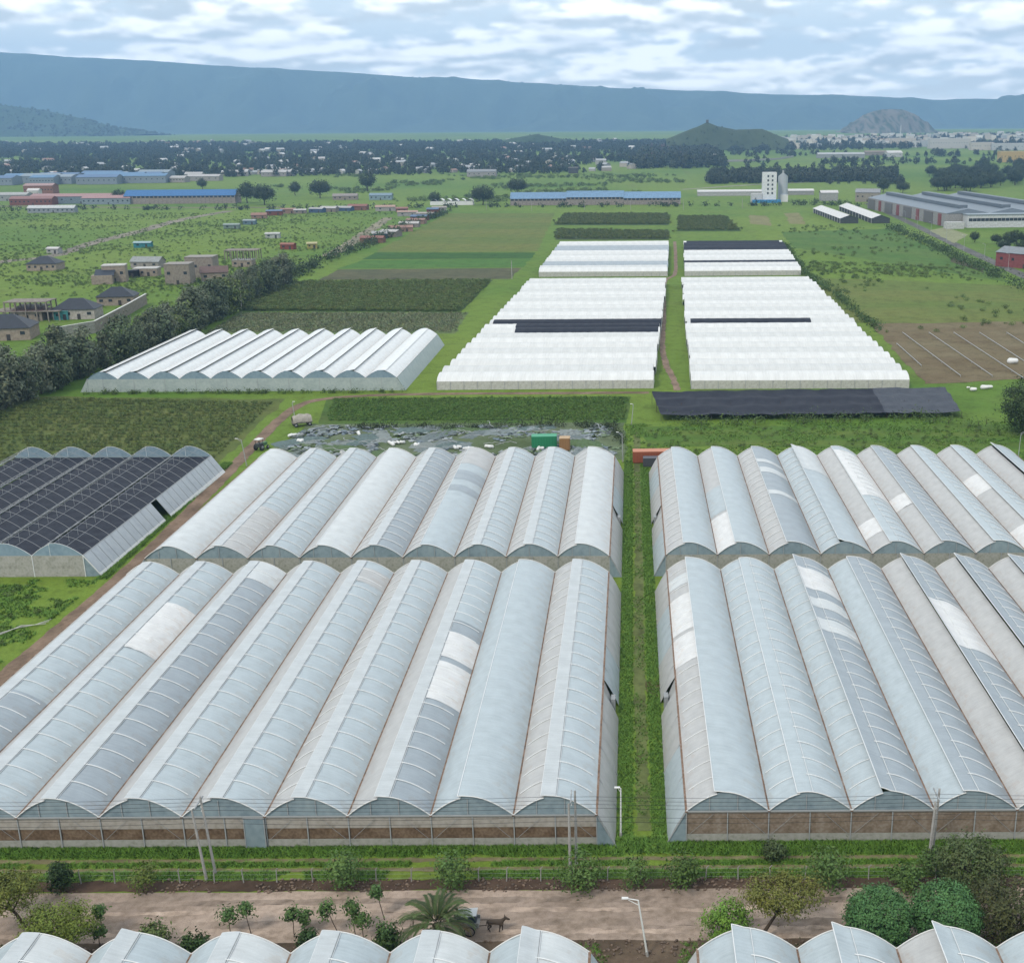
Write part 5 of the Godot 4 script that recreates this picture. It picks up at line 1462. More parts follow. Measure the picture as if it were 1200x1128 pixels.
	var line := [Vector3(-156.86, 0.00, -746.88), Vector3(-158.70, 0.00, -776.74), Vector3(-153.92, 0.00, -788.93), Vector3(-154.70, 0.00, -829.12), Vector3(-155.42, 0.00, -865.78), Vector3(-156.03, 0.00, -897.47), Vector3(-159.36, 0.00, -931.75), Vector3(-160.87, 0.00, -968.50), Vector3(-161.06, 0.00, -1008.07), Vector3(-161.03, 0.00, -1039.86), Vector3(-177.20, 0.00, -979.61), Vector3(-191.75, 0.00, -1032.03), Vector3(-208.01, 0.00, -1044.48), Vector3(-234.54, 0.00, -1058.20), Vector3(-244.84, 0.00, -1048.09), Vector3(-254.95, 0.00, -1038.17), Vector3(-262.65, 0.00, -1028.22), Vector3(-274.61, 0.00, -1018.88), Vector3(-284.92, 0.00, -1019.86), Vector3(-290.68, 0.00, -1000.00), Vector3(-291.81, 0.00, -961.59)]
	for k in line.size():
		var c := (k * 3 + k / 4) % 7
		building("shack", "%s market shack in the straggling line along the hedge" % names[c], "shack", line[k], rng.randf_range(-0.3, 0.3), rng.randf_range(9, 17), rng.randf_range(6, 10), rng.randf_range(2.6, 3.6), shackcol[(c + 2) % 7] * 0.8, shackcol[c], "gable", rng.randf_range(0.8, 1.6), 2, "shacks along the hedge")
	# blue roofed sheds
	blue_shed("long warehouse with vivid blue roof and grey block walls", Vector3(-430.29, 0.00, -1177.47), 0.02, 106.0, 20.0, 7.5, Color(0.05, 0.19, 0.46), 26)
	blue_shed("long pale blue-roofed shed, first of the three joined end to end", Vector3(-81.00, 0.00, -1113.82), 0.0, 51.0, 16.0, 6.0, Color(0.20, 0.35, 0.55), 14)
	blue_shed("long pale blue-roofed shed in the middle of the three joined end to end", Vector3(-29.38, 0.00, -1113.39), 0.0, 52.0, 16.0, 7.0, Color(0.20, 0.36, 0.56), 14)
	blue_shed("long pale blue-roofed shed at the hedge end of the three joined", Vector3(22.18, 0.00, -1112.96), 0.0, 52.0, 16.0, 6.0, Color(0.21, 0.37, 0.58), 14)
	# industrial yard beyond the pasture
	var yard := [["pink-roofed long workshop with blue-grey walls", Vector3(-534.53, 0.00, -1188.77), 90.0, 22.0, 7.0, Color(0.25, 0.32, 0.38), Color(0.42, 0.24, 0.23)], ["pink-roofed low workshop touching the blue warehouse", Vector3(-499.67, 0.00, -1171.44), 46.0, 16.0, 6.0, Color(0.30, 0.37, 0.42), Color(0.45, 0.27, 0.26)], ["brick building with pink flat roof", Vector3(-653.84, 0.00, -1358.46), 32.0, 16.0, 10.0, Color(0.33, 0.17, 0.12), Color(0.46, 0.30, 0.28)], ["rust brown low shed with flat roof", Vector3(-569.24, 0.00, -1165.57), 40.0, 14.0, 6.0, Color(0.26, 0.11, 0.09), Color(0.32, 0.16, 0.14)], ["small white tank house by the brick building", Vector3(-635.79, 0.00, -1305.24), 12.0, 9.0, 7.0, Color(0.72, 0.72, 0.71), Color(0.75, 0.75, 0.74)], ["white and blue roofed stall row by the hedge", Vector3(-497.55, 0.00, -1050.81), 40.0, 8.0, 4.0, Color(0.36, 0.40, 0.44), Color(0.62, 0.66, 0.67)], ["pale grey shed row beyond the pink roofs", Vector3(-632.54, 0.00, -1242.47), 44.0, 16.0, 6.0, Color(0.40, 0.42, 0.42), Color(0.45, 0.47, 0.46)]]
	for e in yard:
		building("workshop", e[0], "building", e[1], 0.02, e[2], e[3], e[4], e[5], e[6], "gable", 2.2, 10)
	for k in 14:
		var p: Vector3 = (Vector3(-808.70, 1.43, -1528.92)).lerp(Vector3(-621.23, 1.81, -1563.47), (k + rng.randf() * 0.5) / 14.0) + Vector3(0, 0, -rng.randf() * 160.0)
		p.y = elev(p.z)
		building("factory_hall", "%s roofed hall in the industrial yard behind the blue warehouse" % ["blue", "bright blue", "grey blue"][k % 3], "building", p, rng.randf_range(-0.1, 0.1), rng.randf_range(30, 60), 26, 9, Color(0.30, 0.36, 0.42), [Color(0.12, 0.22, 0.40), Color(0.13, 0.28, 0.48), Color(0.30, 0.38, 0.44)][k % 3], "gable", 3.0, 8, "blue roofed halls", false)
	for k in 8:
		var p: Vector3 = (Vector3(-658.65, 2.30, -1607.23)).lerp(Vector3(-501.19, 4.06, -1765.72), k / 7.0) + Vector3(rng.randfn() * 15, 0, rng.randfn() * 40)
		p.y = elev(p.z)
		building("house", "pale roofed hall at the edge of the wooded town", "building", p, rng.randf_range(-0.3, 0.3), rng.randf_range(20, 46), 16, 6, Color(0.42, 0.40, 0.38), Color(0.55, 0.55, 0.54), "gable", 2.4, 5, "pale halls by the wooded town", false)
	# marquee with scalloped white roof
	o = thing("marquee", "low white marquee with scalloped roof beside the hedge", "tent", Vector3(-162.01, 0.00, -1122.41))
	for k in 6:
		mb = MB.new()
		mb.col = Color(0.80, 0.81, 0.81)
		var x := (k - 2.5) * 6.6
		mb.box(Vector3(x, 1.7, 0), Vector3(6.4, 3.4, 9))
		var m2 := MB.new()
		m2.col = mb.col
		m2.sheet(8, 3, func(s, t): return Vector3(x - 3.4 + 6.8 * s, 3.4 + 2.2 * sin(PI * s), 4.7 - 9.4 * t), func(s, t): return Vector2(s, t))
		part("canvas_wall", mb.done(), M.paint, o)
		part("canvas_roof", m2.done(), M.paint, o)
	building("house", "blue and white painted house in the pasture beyond the hedge", "house", Vector3(-245.84, 0.00, -1213.55), 0.0, 22, 10, 4.5, Color(0.30, 0.42, 0.48), Color(0.22, 0.33, 0.42), "gable", 2.0, 5)
	building("house", "rust and grey house in the pasture beyond the hedge", "house", Vector3(-282.55, 0.00, -1217.72), 0.1, 24, 10, 4.0, Color(0.38, 0.33, 0.29), Color(0.33, 0.30, 0.28), "gable", 2.0, 5)
	building("house", "long grey hall standing alone high on the pasture", "house", Vector3(-204.28, 3.36, -1702.75), 0.0, 40, 16, 7.0, Color(0.42, 0.41, 0.40), Color(0.30, 0.32, 0.34), "gable", 3.0, 6)
	building("ruin", "small dark open concrete frame alone on the pasture", "ruin", Vector3(-81.03, 4.27, -1784.67), 0.0, 14, 9, 8.0, Color(0.10, 0.10, 0.10), Color(0.36, 0.36, 0.35), "flat", 0.6, 3)
	feed_mill()
	factory()
	# pale poultry sheds
	for e in [["long white-roofed shed with dark open sides, beside its twin by the meadow", Vector3(164.45, 0.00, -957.54), Vector3(157.64, 0.00, -987.80), Vector3(160.56, 0.00, -870.62)], ["long white-roofed shed with dark open sides, next to the asphalt road", Vector3(189.41, 0.00, -964.86), Vector3(183.49, 0.00, -1016.71), Vector3(182.88, 0.00, -868.73)]]:
		var p: Vector3 = e[2]
		var q: Vector3 = e[3]
		var dd := q - p
		o = building("poultry_shed", e[0], "shed", (p + q) / 2, -atan2(dd.z, dd.x), dd.length() * 0.97, 13.0, 3.6, Color(0.09, 0.10, 0.10), Color(0.80, 0.82, 0.82), "gable", 2.3, 0)
		for k in 12:
			mb = MB.new()
			mb.box(Vector3((k / 11.0 - 0.5) * dd.length() * 0.95, 1.8, 6.56), Vector3(0.4, 3.6, 0.2))
			part("post", mb.done(), M.white, o)
	building("shed", "small cube-like shed with white roof below the mill", "shed", Vector3(189.75, 0.00, -1150.11), 0.0, 16, 12, 7.5, Color(0.45, 0.46, 0.45), Color(0.75, 0.76, 0.76), "gable", 2.0, 0)
	building("hall", "tan-walled hall with grey pitched roof near the mill", "building", Vector3(223.52, 0.00, -1132.76), -0.25, 22, 15, 8.5, Color(0.38, 0.35, 0.30), Color(0.32, 0.34, 0.36), "gable", 3.0, 5)
	building("hut", "tiny white hut beside the tan-walled hall", "hut", Vector3(230.26, 0.00, -1118.78), 0.0, 6, 5, 3, Color(0.7, 0.7, 0.7), Color(0.75, 0.75, 0.75), "gable", 1.0, 1)


func blue_shed(label: String, at: Vector3, turn: float, w: float, d: float, h: float, roof: Color, bays: int) -> void:
	var o := building("warehouse", label, "warehouse", at, turn, w, d, h, Color(0.40, 0.36, 0.33), roof, "gable", 5.2, 0)
	for k in bays:
		var x := (k + 0.5) / bays * w - w / 2
		var mb := MB.new()
		mb.box(Vector3(x, h - 1.1, d / 2 + 0.05), Vector3(w / bays * 0.66, 1.5, 0.2))
		part("window", mb.done(), M.pane, o)
		mb = MB.new()
		mb.col = Color(0.33, 0.30, 0.28)
		mb.box(Vector3(x - w / bays / 2, h / 2, d / 2 + 0.1), Vector3(0.5, h, 0.4))
		part("pilaster", mb.done(), M.plaster, o)


func feed_mill() -> void:
	var o := thing("feed_mill", "tall white mill tower with small windows and blue base", "mill", Vector3(131.03, 0.00, -1129.66))
	var mb := MB.new()
	mb.col = Color(0.92, 0.96, 1.0)
	mb.box(Vector3(0, 13.5, 0), Vector3(12.5, 27, 11))
	part("tower", mb.done(), M.plaster, o)
	for r in 5:
		for k in 2:
			mb = MB.new()
			mb.box(Vector3(-1.6 + k * 4.0, 8.5 + r * 3.8, 5.54), Vector3(1.5, 1.9, 0.1))
			part("window", mb.done(), M.pane, o)
	mb = MB.new()
	mb.col = Color(0.70, 0.72, 0.74)
	mb.box(Vector3(-11.5, 4.0, 0), Vector3(10, 8, 10))
	part("annex", mb.done(), M.plaster, o)
	mb = MB.new()
	mb.col = Color(0.05, 0.25, 0.50)
	mb.box(Vector3(-3, 1.4, 8), Vector3(26, 2.8, 4))
	part("loading_bay", mb.done(), M.paint, o)
	var s := thing("silo", "tall ribbed steel silo beside the white mill tower", "silo", Vector3(145.15, 0.00, -1141.46))
	for k in 9:
		mb = MB.new()
		mb.pipe([Vector3(0, k * 2.4 + 1.2, 0), Vector3(0, k * 2.4 + 3.45, 0)], [4.6, 4.6], 20)
		mb.pipe([Vector3(0, k * 2.4 + 3.4, 0), Vector3(0, k * 2.4 + 3.62, 0)], [4.75, 4.75], 20)
		part("ring", mb.done(), M.galv, s)
	mb = MB.new()
	mb.pipe([Vector3(0, 22.8, 0), Vector3(0, 26.0, 0)], [4.7, 0.7], 20)
	part("cap", mb.done(), M.galv, s)
	mb = MB.new()
	mb.box(Vector3(0, 27.0, 0), Vector3(1.6, 2.4, 1.6))
	part("head_box", mb.done(), M.steel, s)
	mb = MB.new()
	mb.box(Vector3(0.8, 3.2, 5.8), Vector3(7, 6.4, 3))
	part("base_box", mb.done(), M.white, s)
	building("shed", "long low white shed stretching from the mill", "shed", Vector3(110.14, 0.00, -1248.57), 0.0, 78, 14, 4.2, Color(0.55, 0.56, 0.56), Color(0.78, 0.79, 0.79), "gable", 1.6, 0)
	building("shed", "short low white shed on the silo's far side", "shed", Vector3(177.67, 0.00, -1256.55), 0.0, 26, 14, 4.2, Color(0.40, 0.41, 0.40), Color(0.78, 0.79, 0.79), "gable", 1.6, 0)


func factory() -> void:
	var a: Vector3 = Vector3(220.25, 0.00, -835.04)
	var b: Vector3 = Vector3(225.81, 0.00, -1034.47)
	var c: Vector3 = Vector3(312.38, 0.00, -842.36)
	var dep := (b - a).length()
	var wid := (c - a).length()
	var o := thing("factory", "huge grey metal-roofed factory with red-trimmed side and white ribbon-window front", "factory", a, -atan2((c - a).z, (c - a).x))
	var mb := MB.new()
	mb.col = Color(0.40, 0.40, 0.40)
	mb.box(Vector3(wid / 2, 4.5, -dep / 2), Vector3(wid, 9, dep))
	part("wall", mb.done(), M.plaster, o)
	for k in 3:
		var x0 := wid * k / 3.0
		var x1 := wid * (k + 1) / 3.0
		mb = MB.new()
		mb.col = Color(0.19, 0.23, 0.27)
		mb.quad(Vector3(x0, 9.1, 0.4), Vector3((x0 + x1) / 2, 12.2, 0.4), Vector3((x0 + x1) / 2, 12.2, -dep), Vector3(x0, 9.1, -dep))
		mb.quad(Vector3((x0 + x1) / 2, 12.2, 0.4), Vector3(x1, 9.1, 0.4), Vector3(x1, 9.1, -dep), Vector3((x0 + x1) / 2, 12.2, -dep))
		mb.tri(Vector3(x0, 9.1, 0.3), Vector3(x1, 9.1, 0.3), Vector3((x0 + x1) / 2, 12.2, 0.3))
		part("roof", mb.done(), M.paint, o)
		mb = MB.new()
		mb.col = Color(0.14, 0.17, 0.20)
		mb.box(Vector3((x0 + x1) / 2, 13.0, -dep / 2), Vector3(6, 2.2, dep * 0.9))
		part("ridge_vent", mb.done(), M.paint, o)
	mb = MB.new()
	mb.col = Color(0.74, 0.77, 0.80)
	mb.box(Vector3(wid / 2 + 6, 4.2, 5), Vector3(wid - 12, 8.4, 10))
	var f := part("office_front", mb.done(), M.plaster, o)
	for k in 26:
		mb = MB.new()
		mb.box(Vector3(14 + k * (wid - 18) / 26.0, 5.4, 10.04), Vector3(2.6, 2.0, 0.15))
		part("window", mb.done(), M.pane, f)
	mb = MB.new()
	mb.col = Color(0.34, 0.40, 0.45)
	mb.box(Vector3(wid / 2 + 6, 8.9, 5), Vector3(wid - 11, 0.5, 11))
	part("front_roof", mb.done(), M.paint, f)
	for k in 8:
		mb = MB.new()
		mb.col = Color(0.24, 0.07, 0.07) if k % 2 == 0 else Color(0.16, 0.15, 0.15)
		mb.box(Vector3(-0.2, 4.3, -dep * (k + 0.5) / 8.0), Vector3(0.5, 8.0, dep / 8.0 * (0.25 if k % 2 == 0 else 0.8)))
		part("side_panel", mb.done(), M.paint, o)
	mb = MB.new()
	mb.col = Color(0.66, 0.68, 0.68)
	mb.box(Vector3(1.5, 2.2, 13), Vector3(12, 4.4, 7))
	part("porch", mb.done(), M.plaster, o)
	building("gatehouse", "grey-roofed shed with red trim across the road from the bushes", "building", Vector3(197.97, 0.00, -589.93), -0.9, 26, 14, 7, Color(0.30, 0.10, 0.10), Color(0.26, 0.30, 0.33), "gable", 2.4, 4)
	field("yard", Vector3(203.10, 0.00, -807.92), Vector3(195.26, 0.00, -716.53), Vector3(219.42, 0.00, -773.58), Vector3(220.25, 0.00, -835.04), Color(0.40, 0.37, 0.32), Color(0.48, 0.45, 0.40), 0.04, 1.0)


func far_town() -> void:
	# crowns of the wooded town, far too many to count
	var cm := crown_mesh(Vector3(0, 4.5, 0), Vector3(4.2, 4.2, 4.2), 16, 7, 3.2, 1.7, Color(0.040, 0.062, 0.034), 0.3, 0.4)
	var n := noise_at(300, 0.0022, 3)
	var pl := area_places(7500, Vector3(-1050.32, 3.29, -1696.43), Vector3(-46.08, 4.22, -1779.85), Vector3(154.95, 24.87, -3640.79), Vector3(-2482.80, 29.27, -4036.50), 0.5, 1.15, n, -0.34)
	pl += area_places(4500, Vector3(-1902.77, 16.91, -2923.13), Vector3(170.50, 17.86, -3009.22), Vector3(302.56, 24.40, -3598.48), Vector3(-2567.22, 28.31, -3950.73), 0.6, 1.3, n, -0.3)
	pl += area_places(1300, Vector3(-46.08, 4.22, -1779.85), Vector3(800.85, 7.20, -2048.51), Vector3(1582.28, 29.74, -4079.60), Vector3(53.13, 24.02, -3563.99), 0.6, 1.2, n, 0.02)
	pl += area_places(1100, Vector3(211.87, 14.76, -2729.81), Vector3(1137.70, 16.92, -2924.05), Vector3(1692.62, 32.93, -4366.39), Vector3(314.14, 29.75, -4079.97), 0.8, 1.6, n, -0.15)
	pl += area_places(500, Vector3(3.55, 5.68, -1911.58), Vector3(150.51, 5.77, -1919.70), Vector3(193.22, 14.81, -2733.83), Vector3(22.06, 13.89, -2651.48), 1.0, 1.7)
	pl += area_places(900, Vector3(96.54, 0.89, -1480.19), Vector3(334.03, 1.42, -1527.53), Vector3(375.41, 3.57, -1721.70), Vector3(110.70, 3.43, -1708.61), 0.6, 1.1)
	pl += area_places(700, Vector3(159.70, 0.00, -1113.49), Vector3(208.72, 0.00, -1083.12), Vector3(336.19, 0.99, -1488.90), Vector3(218.55, 0.73, -1466.03), 0.4, 0.9, n, 0.05)
	var mar := crown_mesh(Vector3(0, 4.0, 0), Vector3(4.2, 3.6, 4.2), 16, 9, 3.0, 1.3, Color(0.095, 0.066, 0.066), 0.3, 0.4)
	stuff("maroon_thicket", "dull maroon thicket at the foot of the ruin hill", "thicket", mar, area_places(260, Vector3(6.51, 7.86, -2108.46), Vector3(146.18, 8.43, -2159.76), Vector3(200.56, 19.51, -3157.84), Vector3(41.63, 18.20, -3039.78), 0.9, 1.6))
	stuff("town_trees", "dark mass of trees between the houses of the distant town", "trees", cm, pl, 0.7, 1.25)
	# trees on the skyline of the scarp and the low hill
	var ridge := []
	for k in 420:
		var s := rng.randf()
		var p: Vector3 = (Vector3(-5499.0, 656.3, -10150.0)).lerp(Vector3(-686.4, 396.8, -10150.0), s)
		ridge.append(Transform3D(Basis(Vector3.UP, rng.randf() * TAU).scaled(Vector3.ONE * rng.randf_range(1.2, 3.8)), p + Vector3(0, -16, 0)))
	stuff("ridge_trees", "tiny trees along the crest of the blue escarpment", "trees", cm, ridge)
	# houses of the town
	var cols := [Color(0.55, 0.55, 0.53), Color(0.66, 0.66, 0.65), Color(0.46, 0.42, 0.37), Color(0.60, 0.56, 0.50), Color(0.38, 0.40, 0.42)]
	var roofs := [Color(0.66, 0.68, 0.68), Color(0.50, 0.53, 0.55), Color(0.36, 0.22, 0.17), Color(0.58, 0.58, 0.57), Color(0.72, 0.73, 0.73), Color(0.42, 0.45, 0.48)]
	var words := ["white-roofed", "grey-roofed", "brown-roofed", "pale-roofed", "bright-roofed", "steel-roofed"]
	for k in 190:
		var a := rng.randf()
		var b := rng.randf()
		var p: Vector3 = (Vector3(-975.94, 3.94, -1755.13)).lerp(Vector3(3.54, 5.04, -1853.67), a).lerp((Vector3(-2476.73, 31.84, -4268.06)).lerp(Vector3(159.51, 26.10, -3750.97), a), b * b)
		p.y = elev(p.z)
		var c := rng.randi() % 6
		var sc := 0.8 + b * 0.6
		building("town_house", words[c] + " small house among the dark trees of the town", "house", p, rng.randf() * 3.0, rng.randf_range(10, 18) * sc, rng.randf_range(8, 12) * sc, rng.randf_range(4.0, 7.0) * sc, cols[rng.randi() % 5], roofs[c], "gable", 2.6 * sc, 0, "houses of the wooded town")
	for k in 290:
		var a := rng.randf()
		var p: Vector3 = (Vector3(123.39, 16.41, -2878.32)).lerp(Vector3(1063.38, 17.12, -2942.60), a).lerp((Vector3(330.92, 28.21, -3941.71)).lerp(Vector3(1639.99, 33.16, -4386.97), a), rng.randf())
		p.y = elev(p.z)
		var c := rng.randi() % 6
		building("town_block", words[c] + " block in the bright town below the quarry hill", "house", p, rng.randf_range(-0.4, 0.4), rng.randf_range(10, 26), rng.randf_range(9, 16), rng.randf_range(9, 18), cols[rng.randi() % 5] * 1.5, roofs[c] * 1.25, "flat", 0.8, 0, "blocks of the bright town")
	building("apartment_block", "long white apartment block in the bright town", "building", Vector3(673.18, 18.20, -3039.94), 0.0, 60, 22, 20, Color(0.72, 0.66, 0.58), Color(0.7, 0.68, 0.65), "flat", 1.0, 12)
	building("apartment_block", "broad pale grey apartment block in the bright town", "building", Vector3(744.17, 16.35, -2873.16), 0.0, 95, 24, 22, Color(0.66, 0.65, 0.63), Color(0.74, 0.74, 0.73), "flat", 1.0, 16)
	building("apartment_block", "low cream apartment block at the edge of the bright town", "building", Vector3(779.44, 14.76, -2730.04), 0.0, 50, 22, 16, Color(0.68, 0.64, 0.58), Color(0.7, 0.69, 0.67), "flat", 1.0, 9)
	building("apartment_block", "yellow ochre apartment block near the woodland", "building", Vector3(643.93, 7.49, -2075.18), 0.0, 40, 18, 17, Color(0.62, 0.46, 0.20), Color(0.66, 0.52, 0.28), "flat", 1.0, 7)
	building("hall", "white hall above the yellow ochre block", "building", Vector3(832.54, 14.63, -2718.04), 0.0, 70, 20, 14, Color(0.62, 0.64, 0.66), Color(0.72, 0.74, 0.75), "flat", 1.0, 8)
	building("hall", "long grey glasshouse-like hall on the slope above the mill", "building", Vector3(398.80, 10.25, -2323.22), 0.0, 88, 22, 7, Color(0.40, 0.42, 0.42), Color(0.50, 0.53, 0.54), "gable", 3.0, 0)
	building("hall", "small white hall beside the trees on the slope", "building", Vector3(504.27, 10.54, -2349.31), 0.2, 30, 18, 8, Color(0.62, 0.63, 0.62), Color(0.75, 0.75, 0.74), "gable", 4.0, 3)
	building("hall", "low tan hall on the slope next to the small white one", "building", Vector3(489.71, 11.65, -2449.33), 0.0, 44, 14, 7, Color(0.36, 0.32, 0.27), Color(0.36, 0.28, 0.24), "gable", 2.0, 0)
	building("house", "reddish long house at the foot of the ruin hill", "house", Vector3(217.65, 17.74, -2998.04), 0.0, 70, 18, 9, Color(0.58, 0.52, 0.47), Color(0.46, 0.27, 0.22), "gable", 3.0, 0)
	building("domed_house", "ochre building by the dark bushes at the foot of the ruin hill", "house", Vector3(118.20, 19.74, -3178.39), 0.0, 24, 20, 20, Color(0.50, 0.38, 0.20), Color(0.55, 0.45, 0.25), "hip", 8.0, 3)
	building("gate_tower", "little white watch tower at the end of the pale wall", "tower", Vector3(153.24, 8.85, -2197.63), 0.0, 9, 8, 12, Color(0.66, 0.66, 0.65), Color(0.7, 0.7, 0.69), "flat", 0.8, 0)
	building("ruin", "jagged stone stump on top of the hill", "ruin", Vector3(181.8, 78.2, -2900.0), 0.0, 6, 5, 5, Color(0.16, 0.15, 0.13), Color(0.18, 0.17, 0.15), "flat", 1.0, 0)
	var o := thing("boundary_wall", "long pale boundary wall curving above the mill", "wall", Vector3(156.56, 8.41, -2157.99))
	var w := [Vector3(156.56, 8.41, -2157.99), Vector3(216.31, 8.73, -2186.72), Vector3(278.03, 9.52, -2257.74), Vector3(318.14, 10.93, -2384.71)]
	for k in 3:
		var p: Vector3 = w[k] - o.position
		var q: Vector3 = w[k + 1] - o.position
		var mb := MB.new()
		mb.col = Color(0.52, 0.51, 0.48)
		mb.box((p + q) / 2 + Vector3(0, 1.8, 0), Vector3(Vector2(q.x - p.x, q.z - p.z).length(), 3.6, 0.5), Basis(Vector3.UP, -atan2(q.z - p.z, q.x - p.x)))
		part("wall_panel", mb.done(), M.plaster, o)
	var mast := thing("mast", "thin white radio mast rising over the bright town", "mast", Vector3(739.02, 21.90, -3373.10))
	var mm := MB.new()
	for s in [-1.5, 1.5]:
		mm.tube(Vector3(s, 0, 0), Vector3(s * 0.2, 48, 0), 0.7, 0.35, 5)
	part("tower_leg", mm.done(), M.white, mast)


# ------------------------------------------------------------------ street furniture, vehicles, people
func lamp(label: String, at: Vector3, h: float, lean: Vector3, arm: Vector3, white := true, group := "") -> void:
	var o := thing("lamp_post", label, "lamp post", at, 0.0, group)
	var mb := MB.new()
	var top := lean + Vector3(0, h, 0)
	mb.pipe([Vector3.ZERO, top], [0.10, 0.065], 7)
	part("pole", mb.done(), M.white if white else M.steel, o)
	mb = MB.new()
	mb.tube(Vector3.ZERO, Vector3(lean.x * 0.1, 0.5, 0), 0.14, 0.13, 7)
	part("base", mb.done(), M.concrete, o)
	mb = MB.new()
	mb.pipe([top, top + arm], [0.05, 0.04], 5)
	mb.pipe([top + Vector3(0, -0.45, 0), top + arm * 0.75 + Vector3(0, -0.12, 0)], [0.035, 0.03], 5)
	part("arm", mb.done(), M.white if white else M.steel, o)
	mb = MB.new()
	mb.box(top + arm, Vector3(0.55, 0.10, 0.22))
	part("lamp_head", mb.done(), M.white, o)


func twin_pole(label: String, at: Vector3, h: float, lean: Vector3) -> void:
	var o := thing("utility_pole", label, "utility pole", at)
	for s in 2:
		var mb := MB.new()
		var off := Vector3(0.55 * s, 0, -0.9 * s)
		mb.pipe([off, off + lean * (2.2 if lean.x < 0 else 1.0) + Vector3(0, h - 0.8 * (1 - s), 0)], [0.15, 0.10], 8)
		part("pole", mb.done(), M.concrete, o)
	var mb := MB.new()
	mb.box(lean + Vector3(0.2, h - 0.35, -0.5), Vector3(0.12, 0.12, 2.2))
	part("crossarm", mb.done(), M.greysteel, o)
	for k in 4:
		mb = MB.new()
		mb.tube(lean + Vector3(0.2, h - 0.3 - k * 0.42, -0.95), lean + Vector3(0.2, h - 0.14 - k * 0.42, -0.95), 0.06, 0.04, 6)
		part("insulator", mb.done(), M.white, o)


